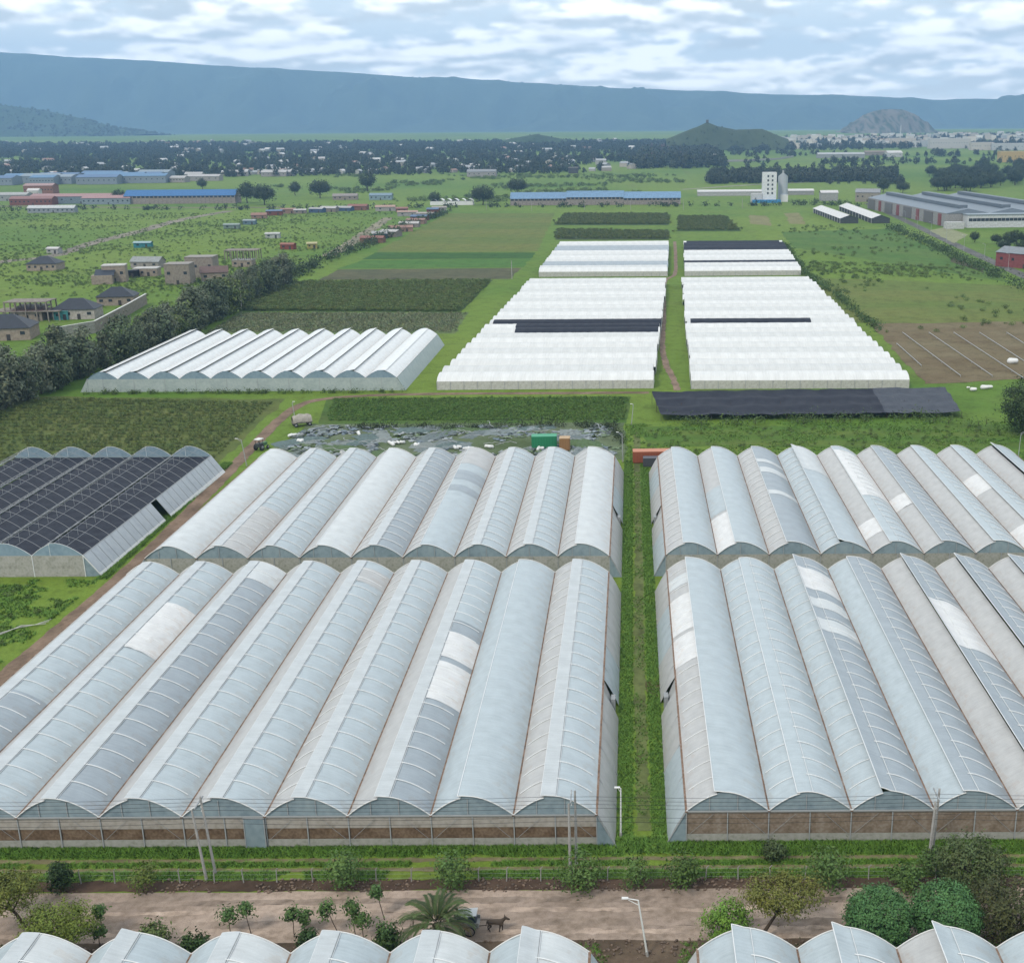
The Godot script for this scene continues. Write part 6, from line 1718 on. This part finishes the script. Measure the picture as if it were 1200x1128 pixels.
func small_things() -> void:
	var poles := [Vector3(-36.3, 0, -95.4), Vector3(-2.4, 0, -96.4), Vector3(31.2, 0, -96.4)]
	twin_pole("pair of slightly leaning concrete power poles near the grey door", poles[0], 8.2, Vector3(-0.25, 0, 0))
	twin_pole("pair of upright concrete power poles rising behind the broad bush", poles[1], 8.0, Vector3(0.0, 0, 0))
	twin_pole("pair of concrete power poles in front of the drab drapes", poles[2], 8.0, Vector3(0.25, 0, 0))
	var hs := [8.0, 7.6, 7.2, 6.8, 5.9, 5.4]
	for k in hs.size():
		var mb := MB.new()
		var pts := []
		for j in 61:
			var t := j / 60.0
			var x := lerpf(-140.0, 140.0, t)
			pts.append(Vector3(x, hs[k] - 0.35 * sin(PI * fposmod((x + 36.0) / 33.7, 1.0)), -96.4))
		mb.pipe(pts, [0.017], 4)
		var w := part("power_cable", mb.done(), M.dark, self)
		tag(w, "thin dark overhead cable strung between the concrete power poles", "cable", "overhead cables")
	# fence along the road
	var fence := thing("wire_fence", "low wire fence with concrete posts between the verge and the dirt road", "fence", Vector3(0, 0, -94.9))
	for k in 40:
		var mb := MB.new()
		var x := -66.0 + k * 3.05 + rng.randfn() * 0.15
		var lx := rng.randfn() * 0.06
		mb.pipe([Vector3(x, 0, 0), Vector3(x + lx, 1.35, 0), Vector3(x + lx + 0.18, 1.62, 0.12)], [0.06, 0.055, 0.045], 5)
		part("fence_post", mb.done(), M.concrete, fence)
	for y in [0.45, 0.9, 1.3]:
		var mb := MB.new()
		mb.tube(Vector3(-66, y, 0.06), Vector3(53, y, 0.06), 0.008, 0.008, 3)
		part("fence_wire", mb.done(), M.greysteel, fence)
	# clods of dug earth along the road's edge
	var clod := blob([[Vector3(-0.08, 0.08, 0), Vector3(0.1, 0.1, 0.06), 0.14, 0.10], [Vector3(0.02, 0.12, -0.08), Vector3(0.05, 0.15, -0.1), 0.09, 0.06]], 0.06, 0.06)
	var cp := area_places(1500, Vector3(-75, 0, -93.3), Vector3(65, 0, -93.3), Vector3(65, 0, -95.4), Vector3(-75, 0, -95.4), 0.25, 0.9, noise_at(68, 0.12, 3), -0.2) + area_places(1300, Vector3(-75, 0, -84.0), Vector3(65, 0, -84.0), Vector3(65, 0, -86.6), Vector3(-75, 0, -86.6), 0.25, 0.9)
	var ct := []
	for k in 17: ct.append(Color(0.15, 0.105, 0.075) * rng.randf_range(0.6, 1.6))
	tag(scatter("clods", clod, M.paint, cp, ct), "lumps of dark dug earth along both edges of the dirt road", "earth")
	# lamps
	lamp("white lamp post with a short double arm beside the dirt road", Vector3(4.7, 0, -84.4), 5.5, Vector3(-0.75, 0, 0), Vector3(-1.1, 0.22, 0))
	lamp("white lamp post at the corner of the alley by the screened greenhouse", Vector3(2.3, 0, -102.0), 5.4, Vector3(0.05, 0, 0), Vector3(-0.35, 0.1, 0))
	lamp("lamp post with bent arm beside the farm track and shade-cloth house", Vector3(-76.75, 0.00, -237.55), 5.6, Vector3(-0.6, 0, 0), Vector3(-1.0, 0.3, 0), false)
	lamp("lamp post by the loaded hay wagon on the farm track", Vector3(-76.07, 0.00, -273.06), 5.4, Vector3(-0.5, 0, 0), Vector3(0.4, 0.3, 0), false)
	lamp("lamp post at the edge of the rubbish heap beside the alley", Vector3(1.57, 0.00, -239.04), 6.0, Vector3(-0.1, 0, 0), Vector3(-1.0, 0.4, 0), false)
	lamp("leaning lamp post on the grass at the end of the leafy rows", Vector3(3.36, 0.00, -270.99), 5.0, Vector3(0.5, 0, 0), Vector3(-0.5, 0.1, 0), false)
	lamp("lamp post with bent arm beside the large dark round tree", Vector3(83.82, 0.00, -237.81), 6.0, Vector3(0.2, 0, 0), Vector3(1.0, 0.35, 0), false)
	for e in [Vector3(-149.30, 0.00, -464.32), Vector3(-52.12, 0.00, -554.98), Vector3(-81.45, 0.00, -1032.05), Vector3(-36.71, 0.00, -1038.57), Vector3(2.70, 0.00, -1034.65), Vector3(47.60, 0.00, -1030.20), Vector3(99.08, 0.00, -1047.32), Vector3(-121.65, 0.00, -1047.00)]:
		var p := thing("field_pole", "slim concrete pole standing alone in the far fields", "pole", e, 0.0, "poles in the far fields")
		var mb := MB.new()
		mb.tube(Vector3.ZERO, Vector3(0, 8.5, 0), 0.22, 0.15, 6)
		part("shaft", mb.done(), M.concrete, p)
	for k in 8:
		var t := k / 7.0
		var e: Vector3 = (Vector3(196.11, 0.00, -867.61)).lerp(Vector3(176.86, 0.00, -521.45), t)
		lamp("street lamp along the asphalt road by the factory", e + Vector3(3.5, 0, 0), 8.5, Vector3.ZERO, Vector3(-1.2, 0.3, 0), false, "street lamps by the factory")
	cart()
	tractor("small white-topped tractor parked on the farm track by the greenhouse corner", Vector3(-77.62, 0.00, -250.55))
	wagon()
	containers()
	rubbish()
	pipes()


func container(label: String, at: Vector3, turn: float, size: Vector3, tint: Color, top: Color) -> void:
	var o := thing("container", label, "container", at, turn)
	var mb := MB.new()
	mb.col = tint
	mb.box(Vector3(0, size.y / 2 + 0.15, 0), size)
	part("body", mb.done(), M.paint, o)
	mb = MB.new()
	mb.col = top
	mb.box(Vector3(0, size.y + 0.2, 0), Vector3(size.x + 0.1, 0.1, size.z + 0.1))
	part("roof", mb.done(), M.paint, o)
	var n := int(size.x / 0.55)
	for k in n:
		mb = MB.new()
		mb.col = tint * 0.9
		mb.box(Vector3((k + 0.5) / n * size.x - size.x / 2, size.y / 2 + 0.15, size.z / 2 + 0.03), Vector3(0.22, size.y - 0.3, 0.06))
		part("side_rib", mb.done(), M.paint, o)
	for s in [-1.0, 1.0]:
		mb = MB.new()
		mb.col = tint * 0.75
		mb.box(Vector3(s * (size.x / 2 + 0.03), size.y / 2 + 0.15, 0), Vector3(0.06, size.y - 0.2, size.z - 0.2))
		part("end_door", mb.done(), M.paint, o)


func containers() -> void:
	container("green container hut at the edge of the rubbish heap", Vector3(-15.71, 0.00, -251.23), 0.05, Vector3(5.4, 2.5, 2.4), Color(0.03, 0.26, 0.12), Color(0.07, 0.36, 0.20))
	container("orange brown crate hut beside the green container", Vector3(-11.10, 0.00, -248.96), 0.0, Vector3(2.2, 2.6, 2.2), Color(0.36, 0.20, 0.09), Color(0.52, 0.36, 0.20))
	container("long red-orange container in the grass at the end of the alley", Vector3(8.00, 0.00, -238.89), 0.03, Vector3(8.6, 2.3, 2.4), Color(0.34, 0.10, 0.05), Color(0.55, 0.23, 0.13))
	container("low dark grey bin in front of the red-orange container", Vector3(8.82, 0.00, -235.61), 0.03, Vector3(6.0, 1.7, 1.8), Color(0.08, 0.085, 0.10), Color(0.10, 0.10, 0.12))


func wheel(o: Node3D, at: Vector3, r: float, w: float, spokes: bool) -> void:
	var mb := MB.new()
	var pts := []
	for k in 17: pts.append(at + Vector3(cos(TAU * k / 16), sin(TAU * k / 16), 0) * (r - w * 0.5))
	mb.pipe(pts, [w * 0.5], 6)
	var t := part("wheel", mb.done(), M.dark, o)
	mb = MB.new()
	if spokes:
		for k in 8: mb.tube(at, at + Vector3(cos(TAU * k / 8), sin(TAU * k / 8), 0) * (r - w), 0.02, 0.02, 4)
	mb.tube(at - Vector3(0, 0, w * 0.5), at + Vector3(0, 0, w * 0.5), r * (0.18 if spokes else 0.55), r * (0.18 if spokes else 0.55), 10)
	part("rim", mb.done(), M.greysteel, t)


func cart() -> void:
	var at: Vector3 = Vector3(-10.99, 0.00, -87.78)
	var o := thing("horse_cart", "two-wheeled cart with dark blue box on the dirt road behind the palm", "cart", at)
	var mb := MB.new()
	mb.col = Color(0.33, 0.33, 0.31)
	mb.box(Vector3(0, 0.85, 0), Vector3(2.3, 0.14, 1.3))
	for z in [-0.6, 0.6]: mb.box(Vector3(0, 1.08, z), Vector3(2.3, 0.34, 0.06))
	part("bed", mb.done(), M.paint, o)
	mb = MB.new()
	mb.col = Color(0.04, 0.06, 0.10)
	mb.box(Vector3(0.1, 1.4, 0), Vector3(1.6, 0.9, 1.05))
	part("box_load", mb.done(), M.paint, o)
	mb = MB.new()
	mb.col = Color(0.58, 0.60, 0.60)
	mb.box(Vector3(0.1, 1.88, 0), Vector3(1.75, 0.08, 1.15), Basis(Vector3(0, 0, 1), 0.08))
	part("canvas_top", mb.done(), M.paint, o)
	wheel(o, Vector3(0.35, 0.5, 0.75), 0.5, 0.12, true)
	wheel(o, Vector3(0.35, 0.5, -0.75), 0.5, 0.12, true)
	for z in [-0.42, 0.42]:
		mb = MB.new()
		mb.pipe([Vector3(1.0, 0.85, z), Vector3(2.2, 0.92, z * 0.8), Vector3(3.3, 0.95, z * 0.7)], [0.04, 0.035, 0.03], 5)
		part("shaft", mb.done(), M.bark, o)
	# driver
	var d := thing("person", "driver in white top and dark trousers seated on the horse cart", "person", at + Vector3(-0.75, 1.55, 0.1))
	var sk := [[Vector3(0, 0.05, 0), Vector3(0, 0.32, 0), 0.16, 0.17], [Vector3(0, 0.32, 0), Vector3(0, 0.52, 0), 0.18, 0.13], [Vector3(0, 0.52, 0), Vector3(0.02, 0.64, 0), 0.06, 0.06], [Vector3(0, 0.46, 0.17), Vector3(0.12, 0.22, 0.22), 0.055, 0.045], [Vector3(0.12, 0.22, 0.22), Vector3(0.36, 0.22, 0.12), 0.045, 0.035], [Vector3(0, 0.46, -0.17), Vector3(0.12, 0.22, -0.22), 0.055, 0.045], [Vector3(0.12, 0.22, -0.22), Vector3(0.36, 0.22, -0.12), 0.045, 0.035]]
	part("shirt", blob(sk, 0.05), M.cloth, d)
	part("trousers", blob([[Vector3(0, 0.05, 0.09), Vector3(0.42, 0.08, 0.12), 0.09, 0.07], [Vector3(0.42, 0.08, 0.12), Vector3(0.46, -0.36, 0.12), 0.065, 0.05], [Vector3(0, 0.05, -0.09), Vector3(0.42, 0.08, -0.12), 0.09, 0.07], [Vector3(0.42, 0.08, -0.12), Vector3(0.46, -0.36, -0.12), 0.065, 0.05], [Vector3(0.46, -0.38, 0.12), Vector3(0.60, -0.40, 0.12), 0.045, 0.04], [Vector3(0.46, -0.38, -0.12), Vector3(0.60, -0.40, -0.12), 0.045, 0.04]], 0.03), M.darkcloth, d)
	part("head", blob([[Vector3(0.03, 0.70, 0), Vector3(0.02, 0.80, 0), 0.085, 0.10], [Vector3(0.10, 0.73, 0), Vector3(0.12, 0.72, 0), 0.03, 0.025]], 0.02), M.skin, d)
	part("hair", blob([[Vector3(0.0, 0.82, 0), Vector3(-0.04, 0.78, 0), 0.095, 0.09]], 0.02), M.dark, d)
	# the animal between the shafts
	var h := thing("donkey", "dark brown donkey standing harnessed to the cart on the dirt road", "donkey", at + Vector3(2.55, 0, 0))
	var bones := [[Vector3(-0.55, 0.95, 0), Vector3(0.45, 0.93, 0), 0.23, 0.25], [Vector3(0.45, 0.98, 0), Vector3(0.85, 1.32, 0), 0.19, 0.12], [Vector3(0.85, 1.36, 0), Vector3(1.18, 1.20, 0), 0.12, 0.075], [Vector3(0.82, 1.42, 0.06), Vector3(0.78, 1.66, 0.10), 0.04, 0.02], [Vector3(0.82, 1.42, -0.06), Vector3(0.78, 1.66, -0.10), 0.04, 0.02], [Vector3(-0.75, 1.0, 0), Vector3(-0.88, 0.55, 0), 0.04, 0.03]]
	for s in [-1.0, 1.0]:
		bones.append([Vector3(-0.52, 0.85, 0.12 * s), Vector3(-0.46 + 0.05 * s, 0.58, 0.14 * s), 0.15, 0.08])
		bones.append([Vector3(-0.46 + 0.05 * s, 0.58, 0.14 * s), Vector3(-0.66 + 0.05 * s, 0.36, 0.14 * s), 0.075, 0.05])
		bones.append([Vector3(-0.66 + 0.05 * s, 0.36, 0.14 * s), Vector3(-0.60 + 0.1 * s, 0.04, 0.14 * s), 0.045, 0.05])
		bones.append([Vector3(0.42, 0.82, 0.13 * s), Vector3(0.46 - 0.1 * s, 0.42, 0.14 * s), 0.11, 0.06])
		bones.append([Vector3(0.46 - 0.1 * s, 0.42, 0.14 * s), Vector3(0.42 - 0.12 * s, 0.04, 0.14 * s), 0.055, 0.05])
	part("body", blob(bones, 0.05), M.hide, h)
	mb = MB.new()
	mb.pipe([Vector3(0.5, 0.72, 0.28), Vector3(0.58, 1.05, 0.27), Vector3(0.62, 1.26, 0.0), Vector3(0.58, 1.05, -0.27), Vector3(0.5, 0.72, -0.28)], [0.05], 6)
	part("collar", mb.done(), M.bark, h)


# tapered bones joined into one smooth skin, meshed as surface nets
func blob(bones: Array, blend: float, cell := 0.03) -> ArrayMesh:
	var lo := Vector3.ONE * 99.0
	var hi := Vector3.ONE * -99.0
	for b in bones:
		for k in 2:
			var r: Vector3 = Vector3.ONE * (b[2 + k] + cell * 2.0 + blend * 0.4)
			lo = lo.min(b[k] - r); hi = hi.max(b[k] + r)
	var nx := int((hi.x - lo.x) / cell) + 2
	var ny := int((hi.y - lo.y) / cell) + 2
	var nz := int((hi.z - lo.z) / cell) + 2
	var f := PackedFloat32Array()
	f.resize(nx * ny * nz)
	f.fill(1.0)
	for b in bones:
		var p: Vector3 = b[0]
		var q: Vector3 = b[1]
		var rm: float = maxf(b[2], b[3]) + cell * 2.0 + blend
		var a0: Vector3 = ((p.min(q) - Vector3.ONE * rm - lo) / cell).floor().max(Vector3.ZERO)
		var a1: Vector3 = ((p.max(q) + Vector3.ONE * rm - lo) / cell).ceil().min(Vector3(nx - 1, ny - 1, nz - 1))
		var pq := q - p
		var l2 := maxf(pq.length_squared(), 1e-6)
		for z in range(int(a0.z), int(a1.z) + 1):
			for y in range(int(a0.y), int(a1.y) + 1):
				for x in range(int(a0.x), int(a1.x) + 1):
					var w := lo + Vector3(x, y, z) * cell
					var t := clampf((w - p).dot(pq) / l2, 0, 1)
					var d: float = (w - p - pq * t).length() - lerpf(b[2], b[3], t)
					var i := (z * ny + y) * nx + x
					var hmix := clampf(0.5 + 0.5 * (f[i] - d) / blend, 0, 1)
					f[i] = lerpf(f[i], d, hmix) - blend * hmix * (1.0 - hmix)
	var mb := MB.new()
	var id := {}
	var corner := [0, 1, nx, nx + 1, nx * ny, nx * ny + 1, nx * ny + nx, nx * ny + nx + 1]
	for z in nz - 1:
		for y in ny - 1:
			for x in nx - 1:
				var i := (z * ny + y) * nx + x
				var s := Vector3.ZERO
				var n := 0
				for e in [[0, 1], [2, 3], [4, 5], [6, 7], [0, 2], [1, 3], [4, 6], [5, 7], [0, 4], [1, 5], [2, 6], [3, 7]]:
					var va := f[i + corner[e[0]]]
					var vb := f[i + corner[e[1]]]
					if (va < 0) != (vb < 0):
						var t := va / (va - vb)
						var pa := Vector3(e[0] & 1, (e[0] >> 1) & 1, e[0] >> 2)
						var pb := Vector3(e[1] & 1, (e[1] >> 1) & 1, e[1] >> 2)
						s += pa.lerp(pb, t)
						n += 1
				if n > 0:
					var g := Vector3(f[i + 1] - f[i], f[i + nx] - f[i], f[i + nx * ny] - f[i]).normalized()
					id[i] = mb.vert(lo + (Vector3(x, y, z) + s / n) * cell, g)
	for z in range(1, nz - 1):
		for y in range(1, ny - 1):
			for x in range(1, nx - 1):
				var i := (z * ny + y) * nx + x
				for ax in [[1, nx, nx * ny], [nx, nx * ny, 1], [nx * ny, 1, nx]]:
					if (f[i] < 0) != (f[i + ax[0]] < 0):
						var q := [i, i - ax[1], i - ax[1] - ax[2], i - ax[2]]
						if id.has(q[0]) and id.has(q[1]) and id.has(q[2]) and id.has(q[3]):
							mb.ix.append_array([id[q[0]], id[q[1]], id[q[2]], id[q[0]], id[q[2]], id[q[3]]])
	fix_out(mb)
	return mb.done()


func tractor(label: String, at: Vector3) -> void:
	var o := thing("tractor", label, "tractor", at, 1.2)
	var mb := MB.new()
	mb.col = Color(0.10, 0.22, 0.09)
	mb.box(Vector3(0.9, 1.15, 0), Vector3(1.7, 0.7, 0.8))
	part("bonnet", mb.done(), M.paint, o)
	mb = MB.new()
	mb.col = Color(0.05, 0.06, 0.06)
	mb.box(Vector3(-0.5, 1.2, 0), Vector3(1.3, 0.8, 1.2))
	part("chassis", mb.done(), M.paint, o)
	for x in [-1.05, 0.05]:
		for z in [-0.55, 0.55]:
			mb = MB.new()
			mb.tube(Vector3(x, 1.5, z), Vector3(x, 2.5, z), 0.05, 0.05, 5)
			part("cab_post", mb.done(), M.dark, o)
	mb = MB.new()
	mb.box(Vector3(-0.5, 2.55, 0), Vector3(1.6, 0.14, 1.4))
	part("cab_roof", mb.done(), M.white, o)
	for z in [-0.8, 0.8]:
		wheel(o, Vector3(-0.7, 0.75, z), 0.75, 0.4, false)
		wheel(o, Vector3(1.3, 0.45, z), 0.45, 0.28, false)


func wagon() -> void:
	var o := thing("wagon", "pale loaded farm wagon on the track beside the rubbish heap", "wagon", Vector3(-74.42, 0.00, -272.18), 0.5)
	var mb := MB.new()
	mb.col = Color(0.20, 0.18, 0.16)
	mb.box(Vector3(0, 1.0, 0), Vector3(4.6, 0.25, 2.1))
	part("bed", mb.done(), M.paint, o)
	var f := noise_at(66, 0.9, 3)
	mb = MB.new()
	mb.col = Color(0.50, 0.47, 0.42)
	mb.sheet(10, 12, func(s, t):
		var a: float = PI * t
		return Vector3((s - 0.5) * 4.4, 1.1 + sin(a) * 1.8 * (0.75 + 0.25 * sin(PI * s)) + f.get_noise_2d(s * 4.0, t * 4.0) * 0.4, -cos(a) * -1.15), func(s, t): return Vector2(s, t))
	part("load", mb.done(), M.plaster, o)
	for x in [-1.6, 1.6]:
		for z in [-1.0, 1.0]: wheel(o, Vector3(x, 0.5, z), 0.5, 0.25, false)


func rubbish() -> void:
	var cols := [Color(0.20, 0.25, 0.26), Color(0.25, 0.30, 0.31), Color(0.13, 0.20, 0.10), Color(0.29, 0.33, 0.33), Color(0.16, 0.22, 0.22)]
	for k in 30:
		var x := rng.randf_range(-72, -6)
		var z := rng.randf_range(-270, -243)
		if x > -38 and z > -250 and rng.randf() < 0.6: continue
		var o := thing("plastic_heap", "crumpled heap of discarded grey greenhouse film in the rubbish field", "rubbish heap", Vector3(x, 0, z), rng.randf() * TAU, "heaps of old film")
		var f := noise_at(500 + k, 0.8, 4)
		var mb := MB.new()
		mb.col = cols[k % 5]
		var rx := rng.randf_range(3.0, 6.5)
		var rz := rng.randf_range(1.5, 3.2)
		var h := rng.randf_range(0.2, 0.65)
		mb.sheet(14, 14, func(s, t):
			var px: float = (s - 0.5) * 2.0
			var pz: float = (0.5 - t) * 2.0
			var rr := clampf(1.0 - px * px - pz * pz * 0.9, 0, 1)
			return Vector3(px * rx * (1.0 + 0.2 * f.get_noise_2d(px * 2, pz * 2)), 0.03 + h * sqrt(rr) * (1.0 + f.get_noise_2d(px * 3.0, pz * 3.0) * 1.1), pz * rz * (1.0 + 0.3 * f.get_noise_2d(pz * 2 + 9, px * 2))), func(s, t): return Vector2(s, t))
		part("film_pile", mb.done(), M.plaster, o)
	for k in 26:
		var o := thing("bent_pipe", "bent pale hoop pipe lying among the old film heaps", "pipe", Vector3(rng.randf_range(-70, -2), 0.7, rng.randf_range(-270, -246)), rng.randfn() * 0.5, "bent pipes on the rubbish")
		var mb := MB.new()
		var ln := rng.randf_range(3, 8)
		var pts := []
		for j in 8: pts.append(Vector3((j / 7.0 - 0.5) * ln, sin(j / 7.0 * PI) * rng.randf_range(0.1, 0.5), sin(j * 0.7 + k) * 0.6))
		mb.pipe(pts, [0.07], 5)
		part("tube", mb.done(), M.steel, o)
	var bags := [Vector3(-74.35, 0.00, -261.68), Vector3(-59.23, 0.00, -263.66), Vector3(-49.97, 0.00, -254.26), Vector3(-47.83, 0.00, -254.94), Vector3(-44.33, 0.00, -253.38), Vector3(-34.84, 0.00, -250.25), Vector3(-32.31, 0.00, -249.47), Vector3(-59.14, 0.00, -246.57), Vector3(-27.44, 0.00, -250.79), Vector3(-16.68, 0.00, -249.09), Vector3(-14.17, 0.00, -247.61), Vector3(-71.15, 0.00, -257.01)]
	for k in bags.size():
		var o := thing("white_sack", "small heap of white plastic sacks among the rubbish", "sack", bags[k], rng.randf() * 3.0, "white sacks on the rubbish")
		for j in 3:
			part("sack", blob([[Vector3(rng.randfn() * 0.7, 0.35, rng.randfn() * 0.4), Vector3(rng.randfn() * 0.8, 0.45, rng.randfn() * 0.4), 0.36, 0.30]], 0.1, 0.12), M.white, o)
	# scraps of film, net and sacking strewn between the heaps
	var sm := MB.new()
	for k in 5:
		var c := Vector3(rng.randfn() * 0.25, 0.12 + rng.randf() * 0.2, rng.randfn() * 0.25)
		var e := Vector3(rng.randf_range(0.2, 0.5), rng.randfn() * 0.15, rng.randfn() * 0.2)
		var g := Vector3(rng.randfn() * 0.2, rng.randfn() * 0.15, rng.randf_range(0.2, 0.4))
		sm.quad(c - e - g, c - e + g, c + e + g, c + e - g)
	var pl := area_places(1300, Vector3(-74, 0, -243), Vector3(0, 0, -242), Vector3(0, 0, -270), Vector3(-73, 0, -272), 0.35, 1.2, noise_at(67, 0.06, 3), -0.05)
	var tn := []
	for k in 31: tn.append([Color(0.20, 0.24, 0.26), Color(0.26, 0.30, 0.32), Color(0.12, 0.18, 0.08), Color(0.33, 0.36, 0.37), Color(0.12, 0.15, 0.13), Color(0.15, 0.20, 0.24)][k % 6] * rng.randf_range(0.8, 1.2))
	tag(scatter("scraps", sm.done(), M.paint, pl, tn), "scraps of grey film and netting strewn over the rubbish field", "scraps")
	# hoses left in the grass
	for k in 3:
		var o := thing("hose", "loose pale hose lying in the grass beside the farm track", "hose", Vector3(-81.76, 0.00, -152.33), 0.0, "hoses in the grass")
		var mb := MB.new()
		mb.pipe([Vector3(-3.5 + k * 0.3, 0.2, 2.2 - k * 0.4), Vector3(-2.6 + k * 0.3, 0.22, 0.2), Vector3(-1.0, 0.22, -1.5 - k * 0.4), Vector3(0.8, 0.24, -2.4), Vector3(2.2, 0.2, -4.5 + k * 0.8)], [0.05], 5)
		part("tube", mb.done(), M.skirtpale, o)


func pipes() -> void:
	for e in [[Vector3(94.68, 0.00, -396.64), Vector3(94.83, 0.00, -323.91)], [Vector3(103.49, 0.00, -396.30), Vector3(103.52, 0.00, -323.64)], [Vector3(111.72, 0.00, -395.99), Vector3(111.09, 0.00, -319.91)], [Vector3(120.23, 0.00, -395.66), Vector3(118.50, 0.00, -319.68)], [Vector3(129.28, 0.00, -395.31), Vector3(126.13, 0.00, -319.44)], [Vector3(88.15, 0.00, -375.57), Vector3(87.45, 0.00, -338.88)]]:
		var a: Vector3 = e[0]
		var b: Vector3 = e[1]
		var o := thing("irrigation_pipe", "long straight white pipe laid across the bare soil", "pipe", a, 0.0, "pipes on the bare soil")
		var mb := MB.new()
		mb.tube(Vector3(0, 0.5, 0), b - a + Vector3(0, 0.5, 0), 0.11, 0.11, 5)
		part("tube", mb.done(), M.steel, o)
		for k in 8:
			mb = MB.new()
			var p := (b - a) * (k / 7.0)
			mb.tube(p, p + Vector3(0, 0.6, 0), 0.07, 0.07, 5)
			part("support", mb.done(), M.steel, o)
	for e in [[Vector3(96.96, 0.00, -308.12), 1.8], [Vector3(98.61, 0.00, -309.15), 1.4], [Vector3(93.46, 0.00, -306.10), 1.5], [Vector3(115.21, 0.00, -343.15), 2.6], [Vector3(92.99, 0.00, -309.32), 0.8]]:
		var o := thing("white_sack", "white bundle left on the bare soil by the pipes", "sack", e[0], 0.0, "white bundles by the pipes")
		part("sack", blob([[Vector3(-0.3, 0.3, 0) * e[1], Vector3(0.3, 0.35, 0.1) * e[1], 0.35 * e[1], 0.28 * e[1]]], 0.1, 0.14), M.white, o)
